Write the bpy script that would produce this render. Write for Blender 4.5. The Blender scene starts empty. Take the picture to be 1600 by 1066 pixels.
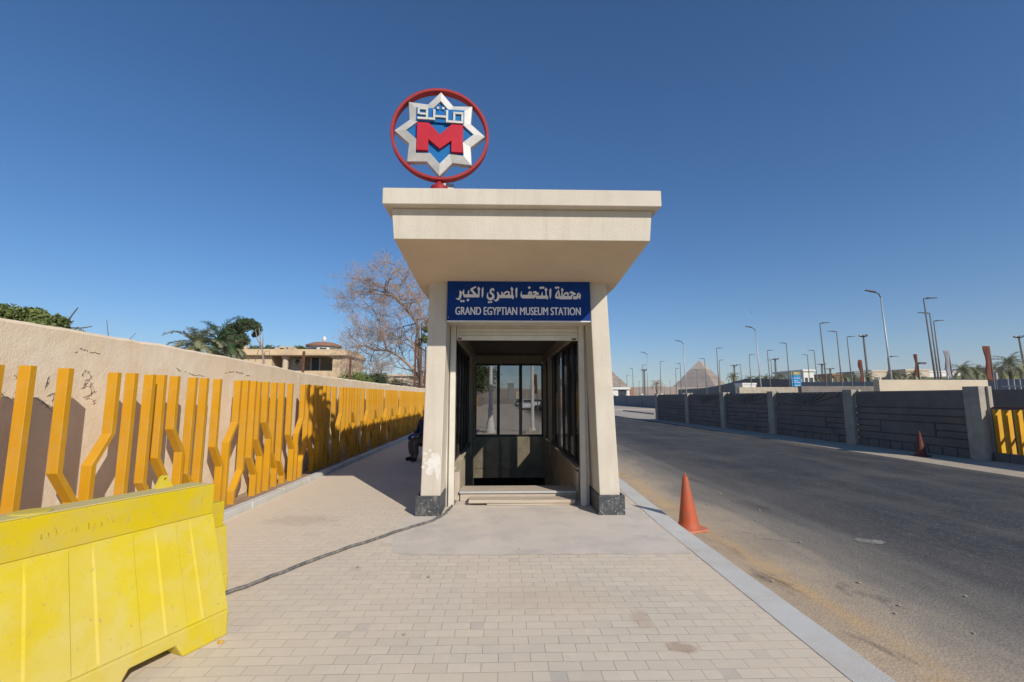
import bpy, bmesh, math, random
from mathutils import Vector, Matrix, noise as mnoise
R_ = math.radians
random.seed(7)
scene = bpy.context.scene
C = scene.collection

# ------------------------------------------------------------------ camera
CAMH = 1.6
PITCH, YAW = R_(7.0556), R_(1.4392)
cam_d = bpy.data.cameras.new('camera'); cam = bpy.data.objects.new('camera', cam_d); C.objects.link(cam)
cam.location = (0, 0, CAMH); cam.rotation_euler = (math.pi / 2 + PITCH, 0, -YAW)
cam_d.sensor_width = 36; cam_d.lens = 16.0; cam_d.clip_start = 0.05; cam_d.clip_end = 9000
scene.camera = cam
# ------------------------------------------------------------------ light
SUN = Vector((0.85, -1.39, 1.0)).normalized()          # towards the sun
elev = math.asin(SUN.z); azim = math.atan2(SUN.x, SUN.y)
world = bpy.data.worlds.new('World'); scene.world = world; world.use_nodes = True
wn = world.node_tree.nodes; wl = world.node_tree.links
sky = wn.new('ShaderNodeTexSky'); sky.sky_type = 'NISHITA'; sky.sun_disc = False
sky.sun_elevation = elev; sky.sun_rotation = azim
sky.altitude = 0; sky.air_density = 1.0; sky.dust_density = 0.15; sky.ozone_density = 7.0
hs = wn.new('ShaderNodeHueSaturation'); hs.inputs['Saturation'].default_value = 1.15; wl.new(sky.outputs[0], hs.inputs['Color'])
wl.new(hs.outputs[0], wn['Background'].inputs[0]); wn['Background'].inputs[1].default_value = 0.108
sun_d = bpy.data.lights.new('sun', 'SUN'); sun_d.energy = 4.7; sun_d.angle = R_(0.5); sun_d.color = (1.0, 0.93, 0.82)
sun = bpy.data.objects.new('sun', sun_d); C.objects.link(sun); sun.location = (20, -30, 40)
sun.rotation_euler = SUN.to_track_quat('Z', 'Y').to_euler()
scene.view_settings.view_transform = 'Standard'; scene.view_settings.look = 'None'
scene.view_settings.exposure = 0.0; scene.view_settings.gamma = 1.0; scene.view_settings.use_curve_mapping = False
scene.cycles.max_bounces = 6; scene.cycles.transparent_max_bounces = 16

# surveying: where a sight line of the photograph meets a plane of the place
_f = 711.0
_F = Vector((math.sin(YAW) * math.cos(PITCH), math.cos(YAW) * math.cos(PITCH), math.sin(PITCH)))
_R = Vector((math.cos(YAW), -math.sin(YAW), 0)); _U = _R.cross(_F)
def at(u, v, Y):
    d = _F * _f + _R * (u - 800) - _U * (v - 533)
    return d * (Y / d.y) + Vector((0, 0, CAMH))
def depth_for(u, v, z):
    d = _F * _f + _R * (u - 800) - _U * (v - 533)
    return d.y * (z - CAMH) / d.z

# ------------------------------------------------------------------ materials
def new_mat(name):
    m = bpy.data.materials.new(name); m.use_nodes = True
    nt = m.node_tree; return m, nt, nt.nodes['Principled BSDF']
def lk(nt, a, b): nt.links.new(a, b)
def nd(nt, typ, **kw):
    n = nt.nodes.new(typ)
    for k, v in kw.items():
        if k in ('inp',):
            for i, val in v.items(): n.inputs[i].default_value = val
        else: setattr(n, k, v)
    return n
def ramp(nt, src, stops):
    r = nt.nodes.new('ShaderNodeValToRGB'); e = r.color_ramp.elements
    while len(e) < len(stops): e.new(0.5)
    for i, (p, c) in enumerate(stops):
        e[i].position = p; e[i].color = (c if isinstance(c, tuple) else (c, c, c)) + ((1,) if not isinstance(c, tuple) or len(c) == 3 else ())
    lk(nt, src, r.inputs[0]); return r.outputs[0]
def mix(nt, fac, a, b, mode='MIX'):
    m = nt.nodes.new('ShaderNodeMix'); m.data_type = 'RGBA'; m.blend_type = mode
    for sock, val in ((m.inputs[0], fac), (m.inputs[6], a), (m.inputs[7], b)):
        if hasattr(val, 'is_output'): lk(nt, val, sock)
        elif isinstance(val, (int, float)): sock.default_value = val
        else: sock.default_value = tuple(val) + (1,)
    return m.outputs[2]
def math_(nt, op, a, b=0.0, c=0.0):
    m = nt.nodes.new('ShaderNodeMath'); m.operation = op
    for i, val in enumerate((a, b, c)):
        if hasattr(val, 'is_output'): lk(nt, val, m.inputs[i])
        else: m.inputs[i].default_value = val
    return m.outputs[0]
def coords(nt, scale=(1, 1, 1)):
    t = nt.nodes.new('ShaderNodeTexCoord'); mp = nt.nodes.new('ShaderNodeMapping')
    mp.inputs[3].default_value = scale; lk(nt, t.outputs['Object'], mp.inputs[0]); return mp.outputs[0]
def noise(nt, vec, scale, detail=4, rough=0.55, dist=0.0):
    n = nt.nodes.new('ShaderNodeTexNoise'); n.inputs['Scale'].default_value = scale
    n.inputs['Detail'].default_value = detail; n.inputs['Roughness'].default_value = rough
    n.inputs['Distortion'].default_value = dist
    lk(nt, vec, n.inputs['Vector']); return n.outputs[0]
def bump(nt, bsdf, h, strength=0.3, dist=0.01):
    b = nt.nodes.new('ShaderNodeBump'); b.inputs['Strength'].default_value = strength
    b.inputs['Distance'].default_value = dist; lk(nt, h, b.inputs['Height']); lk(nt, b.outputs[0], bsdf.inputs['Normal'])
def mat(name, c1, c2=None, scale=6.0, rough=0.8, bs=0.0, bscale=60.0, metal=0.0, stretch=(1, 1, 1), spec=0.5, lo=0.35, hi=0.65, dirt=None, dscale=1.5, damt=0.5, dlo=0.45, dhi=0.7, specks=None, streaks=None):
    m, nt, b = new_mat(name)
    b.inputs['Roughness'].default_value = rough; b.inputs['Metallic'].default_value = metal
    b.inputs['Specular IOR Level'].default_value = spec
    if c2 is None: c2 = tuple(x * 0.82 for x in c1)
    v = coords(nt, stretch)
    col = ramp(nt, noise(nt, v, scale, 6, 0.62), [(lo, c1), (hi, c2)])
    if dirt:
        f = ramp(nt, noise(nt, v, dscale, 8, 0.68, 0.3), [(dlo, 0.0), (dhi, damt)])
        col = mix(nt, f, col, dirt)
    if specks:
        col = mix(nt, ramp(nt, noise(nt, v, 38, 3, 0.5), [(0.67, 0.0), (0.74, 0.75)]), col, specks)
        col = mix(nt, ramp(nt, noise(nt, coords(nt, (1, 1, .25)), 30, 4, 0.6), [(0.64, 0.0), (0.76, 0.5)]), col, specks)
    if streaks:
        col = mix(nt, ramp(nt, noise(nt, coords(nt, (1, 1, .07)), 9, 6, 0.7), [(0.5, 0.0), (0.72, 0.4)]), col, streaks)
        col = mix(nt, ramp(nt, noise(nt, v, 45, 4, 0.6), [(0.62, 0.0), (0.75, 0.35)]), col, streaks)
    lk(nt, col, b.inputs['Base Color'])
    if bs > 0: bump(nt, b, noise(nt, v, bscale, 5, 0.6), bs, 0.01)
    return m

M = {}
M['stucco'] = mat('stucco', (0.615, 0.555, 0.46), (0.56, 0.505, 0.415), 2.2, 0.9, 0.8, 110, streaks=(0.45, 0.38, 0.29), dirt=(0.46, 0.385, 0.29), dscale=1.6, damt=0.35, dlo=0.5, dhi=0.8)
M['soffit'] = mat('soffit_paint', (0.64, 0.52, 0.375), (0.59, 0.47, 0.335), 2.0, 0.9, 0.4, 120)
M['plinth_white'] = mat('bare_plaster', (0.69, 0.665, 0.62), (0.61, 0.57, 0.5), 12, 0.9, 0.4, 60)
M['cream_metal'] = mat('cream_metal', (0.66, 0.63, 0.55), (0.6, 0.565, 0.48), 5, 0.5, 0.05, 40, dirt=(0.42, 0.35, 0.25), damt=0.35)
M['cream_paint'] = mat('cream_interior_paint', (0.5, 0.45, 0.34), (0.43, 0.38, 0.28), 4, 0.8, 0.2, 60, dirt=(0.25, 0.2, 0.14), damt=0.5)
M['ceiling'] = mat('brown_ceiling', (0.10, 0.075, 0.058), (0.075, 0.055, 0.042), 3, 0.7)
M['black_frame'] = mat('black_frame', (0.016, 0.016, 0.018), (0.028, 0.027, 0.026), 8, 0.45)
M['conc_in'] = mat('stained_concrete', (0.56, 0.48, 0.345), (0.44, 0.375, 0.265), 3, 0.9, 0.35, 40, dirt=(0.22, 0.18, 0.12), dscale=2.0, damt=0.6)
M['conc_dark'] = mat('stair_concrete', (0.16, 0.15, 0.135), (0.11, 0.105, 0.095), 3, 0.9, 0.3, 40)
M['step'] = mat('dusty_step', (0.54, 0.44, 0.34), (0.46, 0.38, 0.3), 5, 0.9, 0.4, 60, dirt=(0.36, 0.35, 0.33), dscale=3, damt=0.6)
M['marble'] = mat('grey_marble_nosing', (0.46, 0.46, 0.455), (0.38, 0.385, 0.38), 5, 0.7, 0.1, 40, stretch=(0.4, 1, 1), dirt=(0.46, 0.38, 0.28), damt=0.5)
M['wood'] = mat('weathered_plank', (0.56, 0.46, 0.34), (0.4, 0.325, 0.24), 9, 0.9, 0.5, 40, stretch=(0.12, 1, 1), dirt=(0.44, 0.4, 0.35), damt=0.7)
M['sign_blue'] = mat('sign_blue', (0.002, 0.028, 0.17), (0.003, 0.034, 0.19), 3, 0.45, spec=0.12, dirt=(0.01, 0.04, 0.13), damt=0.3)
M['white_letter'] = mat('white_lettering', (0.74, 0.74, 0.76), (0.66, 0.66, 0.68), 10, 0.6)
M['board_yellow'] = mat('board_yellow', (0.68, 0.37, 0.012), (0.6, 0.31, 0.01), 3, 0.5, dirt=(0.5, 0.33, 0.11), damt=0.4)
M['em_red'] = mat('emblem_red', (0.33, 0.022, 0.026), (0.28, 0.017, 0.022), 7, 0.6, spec=.25, dirt=(0.25, 0.07, 0.06), damt=0.3)
M['m_red'] = mat('letter_red', (0.44, 0.009, 0.028), (0.38, 0.007, 0.022), 5, 0.6, spec=0.25)
M['em_blue'] = mat('emblem_blue', (0.003, 0.125, 0.36), (0.003, 0.11, 0.32), 4, 0.6, spec=0.2)
M['em_silver'] = mat('emblem_silver', (0.58, 0.57, 0.54), (0.42, 0.41, 0.385), 4.5, 0.5, 0.1, 30, metal=0.1, dirt=(0.36, 0.33, 0.28), dscale=5, damt=0.35)
M['slat'] = mat('ochre_paint', (0.6, 0.3, 0.012), (0.54, 0.26, 0.01), 3, 0.48, 0.06, 30, spec=.35, dirt=(0.5, 0.32, 0.11), dscale=3.5, damt=0.6, dlo=0.48, dhi=0.72)
M['barrier'] = mat('yellow_plastic', (0.6, 0.475, 0.022), (0.55, 0.42, 0.016), 2.2, 0.55, 0.08, 25, spec=0.3, dirt=(0.57, 0.465, 0.15), dscale=2.6, damt=0.8, dlo=0.4, dhi=0.66, specks=(0.36, 0.28, 0.12))
M['barrier_top'] = mat('yellow_plastic_bright', (0.6, 0.45, 0.005), (0.54, 0.4, 0.005), 2.0, 0.5, 0.05, 25, spec=0.3, dirt=(0.5, 0.4, 0.12), dscale=4, damt=0.6, dlo=0.45, dhi=0.7, specks=(0.36, 0.28, 0.12))
M['dust_top'] = mat('dusty_plastic', (0.5, 0.4, 0.2), (0.55, 0.46, 0.14), 7, 0.9)
M['orange'] = mat('cone_orange', (0.5, 0.085, 0.022), (0.36, 0.055, 0.016), 9, 0.65, 0.2, 30, dirt=(0.3, 0.13, 0.075), dscale=9, damt=0.75, streaks=(0.22, 0.09, 0.05))
M['cone_base'] = mat('cone_base_faded', (0.56, 0.2, 0.11), (0.47, 0.15, 0.08), 14, 0.8, 0.3, 40)
M['cone_shaded'] = mat('cone_orange_shaded', (0.13, 0.034, 0.022), (0.085, 0.025, 0.018), 8, 0.8)  # cone orange darkened, the concrete wall's shade put into the colour
M['cone_band'] = mat('cone_band', (0.45, 0.42, 0.38))
M['hose'] = mat('black_hose', (0.08, 0.08, 0.082), (0.26, 0.235, 0.2), 16, 0.75, 0.3, 60, lo=0.4, hi=0.75)
M['galv'] = mat('galvanised_steel', (0.42, 0.43, 0.44), (0.34, 0.35, 0.36), 3, 0.5, metal=0.4)
M['pole_dark'] = mat('dark_pole', (0.115, 0.11, 0.105), (0.15, 0.145, 0.135), 3, 0.6)
M['lamp_head'] = mat('lamp_head', (0.08, 0.08, 0.085))
M['rust'] = mat('rusty_iron', (0.15, 0.06, 0.035), (0.09, 0.04, 0.028), 9, 0.9)
M['wire'] = mat('barbed_wire', (0.055, 0.04, 0.03))
M['flag_rust'] = mat('rust_banner_cloth', (0.16, 0.045, 0.025), (0.11, 0.032, 0.02), 1.6, 0.9)
M['flag_lilac'] = mat('pale_banner_cloth', (0.28, 0.265, 0.29), (0.22, 0.2, 0.235), 1.2, 0.9)
M['trunk'] = mat('bark', (0.14, 0.1, 0.07), (0.085, 0.06, 0.042), 8, 0.95, 0.5, 20)
M['twig'] = mat('dry_twig', (0.34, 0.255, 0.2), (0.25, 0.19, 0.15), 3, 0.95)
M['dryleaf'] = mat('dry_leaf', (0.38, 0.27, 0.205), (0.27, 0.19, 0.15), 0.8, 0.95)
M['leaf'] = mat('leaf_green', (0.1, 0.13, 0.035), (0.045, 0.065, 0.02), 0.7, 0.7)
M['leaf_light'] = mat('leaf_light_green', (0.16, 0.19, 0.04), (0.07, 0.1, 0.025), 0.6, 0.7)
M['leaf_dark'] = mat('leaf_dark', (0.07, 0.1, 0.035), (0.03, 0.045, 0.02), 0.8, 0.7)
M['palm'] = mat('palm_green', (0.27, 0.27, 0.15), (0.15, 0.16, 0.075), 0.9, 0.7)
M['palm_fresh'] = mat('palm_fresh', (0.055, 0.12, 0.03), (0.03, 0.07, 0.02), 0.9, 0.7)
M['villa'] = mat('villa_plaster', (0.66, 0.5, 0.32), (0.57, 0.42, 0.26), 0.7, 0.9, 0.2, 8, dirt=(0.33, 0.25, 0.17), dscale=0.5, damt=0.5)
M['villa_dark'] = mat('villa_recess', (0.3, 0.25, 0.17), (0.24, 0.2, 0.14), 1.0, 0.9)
M['white_paint'] = mat('white_paint', (0.7, 0.68, 0.63), (0.62, 0.6, 0.55), 2, 0.7)
M['grey_paint'] = mat('grey_paint', (0.23, 0.235, 0.24), (0.19, 0.195, 0.2), 1.5, 0.7)
M['redroof'] = mat('red_roof', (0.33, 0.17, 0.11), (0.26, 0.13, 0.09), 2, 0.9)
M['glassdark'] = mat('dark_window', (0.03, 0.035, 0.04), (0.045, 0.05, 0.055), 1, 0.15)
M['precast'] = mat('precast_concrete', (0.2, 0.175, 0.155), (0.155, 0.136, 0.12), 1.5, 0.9, 0.35, 50, dirt=(0.11, 0.095, 0.083), dscale=0.9, damt=0.6)
M['precast_post'] = mat('precast_post', (0.42, 0.375, 0.305), (0.35, 0.31, 0.25), 2.0, 0.9, 0.35, 60, dirt=(0.22, 0.2, 0.17), dscale=2, damt=0.5)
M['precast_grey'] = mat('painted_wall_grey', (0.2, 0.205, 0.215), (0.165, 0.17, 0.18), 1.0, 0.9)
M['cream_wall'] = mat('cream_wall', (0.55, 0.47, 0.35), (0.5, 0.42, 0.31), 0.8, 0.9, 0.2, 20)
M['stone_wall'] = mat('stone_wall', (0.46, 0.4, 0.31), (0.33, 0.28, 0.21), 3, 0.9)
M['hoarding'] = mat('grey_hoarding', (0.1, 0.103, 0.105), (0.135, 0.136, 0.135), 0.6, 0.7)
M['hoarding_light'] = mat('pale_hoarding', (0.22, 0.23, 0.25), (0.18, 0.19, 0.21), 0.6, 0.7)
M['skin'] = mat('skin', (0.25, 0.125, 0.075), (0.22, 0.105, 0.06), 8, 0.6)
M['hair'] = mat('black_hair', (0.012, 0.01, 0.01), None, 30, 0.6)
M['navy'] = mat('navy_cloth', (0.012, 0.02, 0.06), (0.02, 0.03, 0.075), 14, 0.9)
M['blackcloth'] = mat('black_cloth', (0.014, 0.015, 0.018), (0.025, 0.026, 0.03), 14, 0.9)
M['redcloth'] = mat('red_cloth', (0.45, 0.035, 0.02), (0.38, 0.06, 0.03), 12, 0.9)
M['bluecloth'] = mat('blue_cloth', (0.03, 0.07, 0.3), (0.04, 0.09, 0.34), 12, 0.9)
M['khaki'] = mat('khaki_cloth', (0.17, 0.135, 0.1), (0.135, 0.105, 0.078), 9, 0.95)
M['chair'] = mat('chair_plastic', (0.02, 0.02, 0.022), None, 4, 0.5)
M['roadsign'] = mat('road_sign_blue', (0.004, 0.2, 0.42), (0.004, 0.18, 0.38), 1, 0.6)
M['signgold'] = mat('road_sign_gold', (0.3, 0.24, 0.05), (0.2, 0.22, 0.08), 3, 0.6)
M['car_white'] = mat('car_white', (0.75, 0.75, 0.74), (0.72, 0.72, 0.71), 2, 0.3)
M['car_dark'] = mat('car_dark', (0.05, 0.055, 0.065), None, 2, 0.3)
M['car_red'] = mat('car_red', (0.3, 0.02, 0.06), None, 2, 0.3)
M['car_teal'] = mat('car_teal', (0.03, 0.13, 0.19), None, 2, 0.3)
M['tyre'] = mat('tyre', (0.02, 0.02, 0.02))
M['grassbank'] = mat('bank_grass', (0.19, 0.21, 0.06), (0.28, 0.26, 0.11), 0.15, 0.95)
M['pebble'] = mat('pebble_stone', (0.42, 0.36, 0.28), (0.26, 0.22, 0.17), 12, 0.95)
M['paintchip'] = mat('yellow_chip', (0.62, 0.36, 0.04))

def granite():
    m, nt, b = new_mat('black_granite'); v = coords(nt)
    vo = nt.nodes.new('ShaderNodeTexVoronoi'); vo.inputs['Scale'].default_value = 85; lk(nt, v, vo.inputs['Vector'])
    c = ramp(nt, vo.outputs['Color'], [(0.0, (0.02, 0.023, 0.027)), (0.5, (0.045, 0.049, 0.054)), (0.8, (0.08, 0.084, 0.09)), (0.97, (0.4, 0.4, 0.39))])
    f = ramp(nt, noise(nt, coords(nt, (1, 1, .35)), 16, 8, 0.75), [(0.52, 0.0), (0.72, 0.6)])
    lk(nt, mix(nt, f, c, (0.33, 0.29, 0.23)), b.inputs['Base Color']); b.inputs['Roughness'].default_value = 0.6
    return m
M['granite'] = granite()

def plaster_wall():
    m, nt, b = new_mat('peach_plaster'); v = coords(nt)
    c = ramp(nt, noise(nt, v, 1.3, 8, 0.65), [(0.3, (0.81, 0.69, 0.515)), (0.5, (0.74, 0.61, 0.445)), (0.72, (0.84, 0.75, 0.61))])
    st = noise(nt, coords(nt, (1, 1.2, 0.25)), 2.6, 8, 0.7, 0.4)
    c = mix(nt, ramp(nt, st, [(0.48, 0.0), (0.72, 0.55)]), c, (0.66, 0.5, 0.345))
    c = mix(nt, ramp(nt, noise(nt, v, 14, 6, 0.7), [(0.6, 0.0), (0.75, 0.4)]), c, (0.82, 0.7, 0.57))
    # rain-stained band under the top of the wall
    sp = nt.nodes.new('ShaderNodeSeparateXYZ'); lk(nt, v, sp.inputs[0])
    z = math_(nt, 'ADD', sp.outputs[2], math_(nt, 'MULTIPLY', noise(nt, v, 1.6, 6, 0.6), 0.5))
    c = mix(nt, ramp(nt, math_(nt, 'SUBTRACT', z, 1.5), [(0.75, 0.0), (1.05, 0.35)]), c, (0.68, 0.5, 0.335))
    lk(nt, c, b.inputs['Base Color']); b.inputs['Roughness'].default_value = 0.95
    h = math_(nt, 'ADD', noise(nt, v, 5, 8, 0.65), math_(nt, 'MULTIPLY', noise(nt, v, 60, 4, 0.6), 0.3))
    bump(nt, b, h, 0.5, 0.025); return m
M['plaster'] = plaster_wall()

def pavers():
    m, nt, b = new_mat('concrete_pavers'); v = coords(nt)
    X0 = 1.70
    mp = nt.nodes.new('ShaderNodeMapping'); mp.inputs[1].default_value = (-X0, 0, 0)
    warp = nt.nodes.new('ShaderNodeTexNoise'); warp.inputs['Scale'].default_value = 2.3; lk(nt, v, warp.inputs['Vector'])
    wv = nt.nodes.new('ShaderNodeVectorMath'); wv.operation = 'SCALE'; wv.inputs[3].default_value = 0.02; lk(nt, warp.outputs['Color'], wv.inputs[0])
    wa = nt.nodes.new('ShaderNodeVectorMath'); wa.operation = 'ADD'; lk(nt, v, wa.inputs[0]); lk(nt, wv.outputs[0], wa.inputs[1])
    lk(nt, wa.outputs[0], mp.inputs[0]); p = mp.outputs[0]
    br = nt.nodes.new('ShaderNodeTexBrick'); lk(nt, p, br.inputs['Vector'])
    br.offset = 0.5; br.offset_frequency = 2; br.squash = 1.0
    for k, val in (('Scale', 1.0), ('Mortar Size', 0.003), ('Mortar Smooth', 0.6), ('Bias', 0.0), ('Brick Width', 0.2), ('Row Height', 0.1)): br.inputs[k].default_value = val
    br.inputs['Color1'].default_value = (0.72, 0.63, 0.5, 1); br.inputs['Color2'].default_value = (0.62, 0.54, 0.425, 1)
    br.inputs['Mortar'].default_value = (0.44, 0.345, 0.245, 1)
    sp = nt.nodes.new('ShaderNodeSeparateXYZ'); lk(nt, p, sp.inputs[0])
    row = math_(nt, 'FLOOR', math_(nt, 'DIVIDE', sp.outputs[1], 0.1)); par = math_(nt, 'FLOORED_MODULO', row, 2.0)
    cell = math_(nt, 'FLOOR', math_(nt, 'DIVIDE', sp.outputs[0], 0.1))
    even = math_(nt, 'LESS_THAN', par, 0.5)
    edge = math_(nt, 'COMPARE', cell, -1.0, 0.1)
    comb = nt.nodes.new('ShaderNodeCombineXYZ'); lk(nt, cell, comb.inputs[0]); lk(nt, row, comb.inputs[1])
    wnz = nt.nodes.new('ShaderNodeTexWhiteNoise'); wnz.noise_dimensions = '2D'; lk(nt, comb.outputs[0], wnz.inputs['Vector'])
    g = math_(nt, 'MAXIMUM', math_(nt, 'MULTIPLY', math_(nt, 'MULTIPLY', even, edge), math_(nt, 'GREATER_THAN', wnz.outputs['Value'], 0.35)), math_(nt, 'GREATER_THAN', wnz.outputs['Value'], 0.988))
    col = mix(nt, math_(nt, 'MULTIPLY', g, math_(nt, 'SUBTRACT', 0.85, br.outputs['Fac'])), br.outputs['Color'], (0.43, 0.415, 0.375))
    line = math_(nt, 'LESS_THAN', math_(nt, 'ABSOLUTE', sp.outputs[0]), 0.0035)
    mort = math_(nt, 'MAXIMUM', br.outputs['Fac'], line)
    col = mix(nt, math_(nt, 'MULTIPLY', line, 0.8), col, (0.42, 0.33, 0.23))
    col = mix(nt, ramp(nt, noise(nt, v, 16, 6, 0.7), [(0.35, 0.0), (0.7, 0.5)]), col, (0.57, 0.5, 0.41))
    col = mix(nt, ramp(nt, noise(nt, v, 5, 4, 0.6), [(0.5, 0.0), (0.68, 0.4)]), col, (0.62, 0.53, 0.44))
    col = mix(nt, math_(nt, 'MULTIPLY', wnz.outputs['Value'], 0.22), col, (0.52, 0.475, 0.395))
    # fine grain, blotches of sand and old stains
    col = mix(nt, ramp(nt, noise(nt, v, 220, 3, 0.7), [(0.3, 0.28), (0.6, 0.0)]), col, (0.4, 0.33, 0.25))
    sand = ramp(nt, noise(nt, v, 0.75, 7, 0.62, 0.4), [(0.42, 0.0), (0.66, 0.75)])
    spx = nt.nodes.new('ShaderNodeSeparateXYZ'); lk(nt, v, spx.inputs[0])
    left = ramp(nt, math_(nt, 'MULTIPLY_ADD', spx.outputs[0], -0.25, 0.1), [(0.2, 0.0), (0.95, 0.8)])
    sf = math_(nt, 'MINIMUM', math_(nt, 'MAXIMUM', sand, left), 0.85)
    col = mix(nt, sf, col, (0.7, 0.58, 0.44))
    col = mix(nt, ramp(nt, noise(nt, v, 1.9, 9, 0.72, 0.6), [(0.6, 0.0), (0.75, 0.35)]), col, (0.46, 0.345, 0.24))
    for (sx, sy, rx, ry, c_, am) in ((1.18, 3.12, .13, .07, (0.36, 0.235, 0.15), .6), (1.02, 3.5, .09, .16, (0.42, 0.29, 0.2), .4), (-2.6, 6.3, .6, .3, (0.4, 0.32, 0.24), .35), (.4, 3.9, .8, .35, (0.5, 0.4, 0.3), .3)):
        ex = math_(nt, 'DIVIDE', math_(nt, 'SUBTRACT', spx.outputs[0], sx), rx); ey = math_(nt, 'DIVIDE', math_(nt, 'SUBTRACT', spx.outputs[1], sy), ry)
        dd = math_(nt, 'SQRT', math_(nt, 'ADD', math_(nt, 'MULTIPLY', ex, ex), math_(nt, 'MULTIPLY', ey, ey)))
        dd = math_(nt, 'ADD', dd, math_(nt, 'MULTIPLY', math_(nt, 'SUBTRACT', noise(nt, v, 9, 5, 0.7), 0.5), 2.2))
        col = mix(nt, ramp(nt, dd, [(0.5, am), (1.0, 0.0)]), col, c_)
    lk(nt, col, b.inputs['Base Color']); b.inputs['Roughness'].default_value = 0.92
    hgt = math_(nt, 'SUBTRACT', math_(nt, 'MULTIPLY', noise(nt, v, 170, 4, 0.7), 0.25), math_(nt, 'MULTIPLY', mort, math_(nt, 'SUBTRACT', 1.0, math_(nt, 'MULTIPLY', sf, 0.7))))
    cellh = math_(nt, 'MULTIPLY', wnz.outputs['Value'], 0.15)
    bump(nt, b, math_(nt, 'ADD', hgt, cellh), 0.7, 0.008); return m
M['pavers'] = pavers()

def asphalt():
    m, nt, b = new_mat('worn_asphalt'); v = coords(nt)
    sp = nt.nodes.new('ShaderNodeSeparateXYZ'); lk(nt, v, sp.inputs[0])
    big = noise(nt, coords(nt, (1, 0.18, 1)), 0.7, 8, 0.65, 0.5)
    fine = noise(nt, v, 75, 3, 0.8)
    vo = nt.nodes.new('ShaderNodeTexVoronoi'); vo.inputs['Scale'].default_value = 48; lk(nt, v, vo.inputs['Vector'])
    base = ramp(nt, big, [(0.3, (0.034, 0.036, 0.043)), (0.7, (0.068, 0.07, 0.076))])
    base = mix(nt, ramp(nt, vo.outputs['Color'], [(0.66, 0.0), (0.97, 0.5)]), base, (0.22, 0.205, 0.19))
    base = mix(nt, ramp(nt, fine, [(0.35, 0.6), (0.5, 0.0)]), base, (0.025, 0.025, 0.027))
    # tracks of dust running with the traffic
    tr = noise(nt, coords(nt, (1, 0.02, 1)), 1.9, 6, 0.65)
    base = mix(nt, ramp(nt, tr, [(0.53, 0.0), (0.72, 0.3)]), base, (0.25, 0.235, 0.21))
    # distance from the near kerb, warped
    w = math_(nt, 'MULTIPLY', math_(nt, 'SUBTRACT', noise(nt, coords(nt, (1, 0.35, 1)), 1.1, 8, 0.65), 0.5), 1.6)
    dx = math_(nt, 'ADD', math_(nt, 'SUBTRACT', sp.outputs[0], 2.25), w)
    dust = ramp(nt, math_(nt, 'DIVIDE', dx, 4.0), [(0.05, 1.0), (0.2, 0.9), (0.36, 0.5), (0.54, 0.14), (0.85, 0.0)])
    dust = math_(nt, 'MULTIPLY', dust, ramp(nt, noise(nt, v, 30, 6, 0.8), [(0.34, 0.65), (0.55, 1.0)]))
    base = mix(nt, dust, base, (0.42, 0.365, 0.29))
    sandf = ramp(nt, math_(nt, 'DIVIDE', dx, 1.7), [(0.32, 0.97), (0.78, 0.0)])
    base = mix(nt, sandf, base, mix(nt, ramp(nt, noise(nt, v, 9, 8, 0.7), [(0.35, 0.0), (0.7, 1.0)]), (0.52, 0.4, 0.27), (0.43, 0.33, 0.23)))
    dx2 = math_(nt, 'ADD', math_(nt, 'SUBTRACT', sp.outputs[0], 2.75), math_(nt, 'MULTIPLY', w, 0.45))
    orange = ramp(nt, math_(nt, 'ABSOLUTE', dx2), [(0.05, 0.75), (0.2, 0.0)])
    orange = math_(nt, 'MULTIPLY', orange, ramp(nt, noise(nt, coords(nt, (1, 0.4, 1)), 3.0, 6, 0.7), [(0.38, 0.0), (0.6, 1.0)]))
    base = mix(nt, orange, base, (0.6, 0.39, 0.185))
    # sand swept up against the far side
    far = ramp(nt, math_(nt, 'DIVIDE', math_(nt, 'ADD', math_(nt, 'SUBTRACT', sp.outputs[0], 10.2), w), 2.0), [(0.3, 0.0), (0.8, 0.75)])
    base = mix(nt, far, base, (0.3, 0.245, 0.18))
    base = mix(nt, ramp(nt, noise(nt, v, 0.55, 7, 0.65, 0.6), [(0.45, 0.0), (0.7, 0.35)]), base, (0.17, 0.155, 0.135))
    base = mix(nt, ramp(nt, noise(nt, v, 7, 6, 0.75), [(0.56, 0.0), (0.75, 0.35)]), base, (0.2, 0.18, 0.155))
    # one pale patch and oil stains
    base = mix(nt, ramp(nt, noise(nt, coords(nt, (1, 0.5, 1)), 1.4, 7, 0.7, 0.8), [(0.58, 0.0), (0.7, 0.65)]), base, (0.06, 0.052, 0.045))
    lk(nt, base, b.inputs['Base Color']); b.inputs['Roughness'].default_value = 0.85; b.inputs['Specular IOR Level'].default_value = 0.18
    bump(nt, b, math_(nt, 'ADD', vo.outputs['Distance'], math_(nt, 'MULTIPLY', noise(nt, v, 12, 5, 0.6), 0.8)), 0.35, 0.008); return m
M['asphalt'] = asphalt()
M['kerb'] = mat('kerb_stone', (0.58, 0.57, 0.54), (0.53, 0.52, 0.485), 3, 0.88, 0.3, 120, dirt=(0.44, 0.36, 0.27), dscale=1.6, damt=0.6, dlo=0.48, dhi=0.75)
M['pad'] = mat('smooth_cement', (0.63, 0.555, 0.475), (0.575, 0.51, 0.435), 1.6, 0.9, 0.25, 80, dirt=(0.42, 0.385, 0.355), dscale=1.7, damt=0.7, dlo=0.47, dhi=0.68)
M['soil'] = mat('dry_soil', (0.36, 0.25, 0.16), (0.25, 0.175, 0.115), 9, 0.95, 0.9, 50, dirt=(0.42, 0.33, 0.23), dscale=3, damt=0.7)
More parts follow.
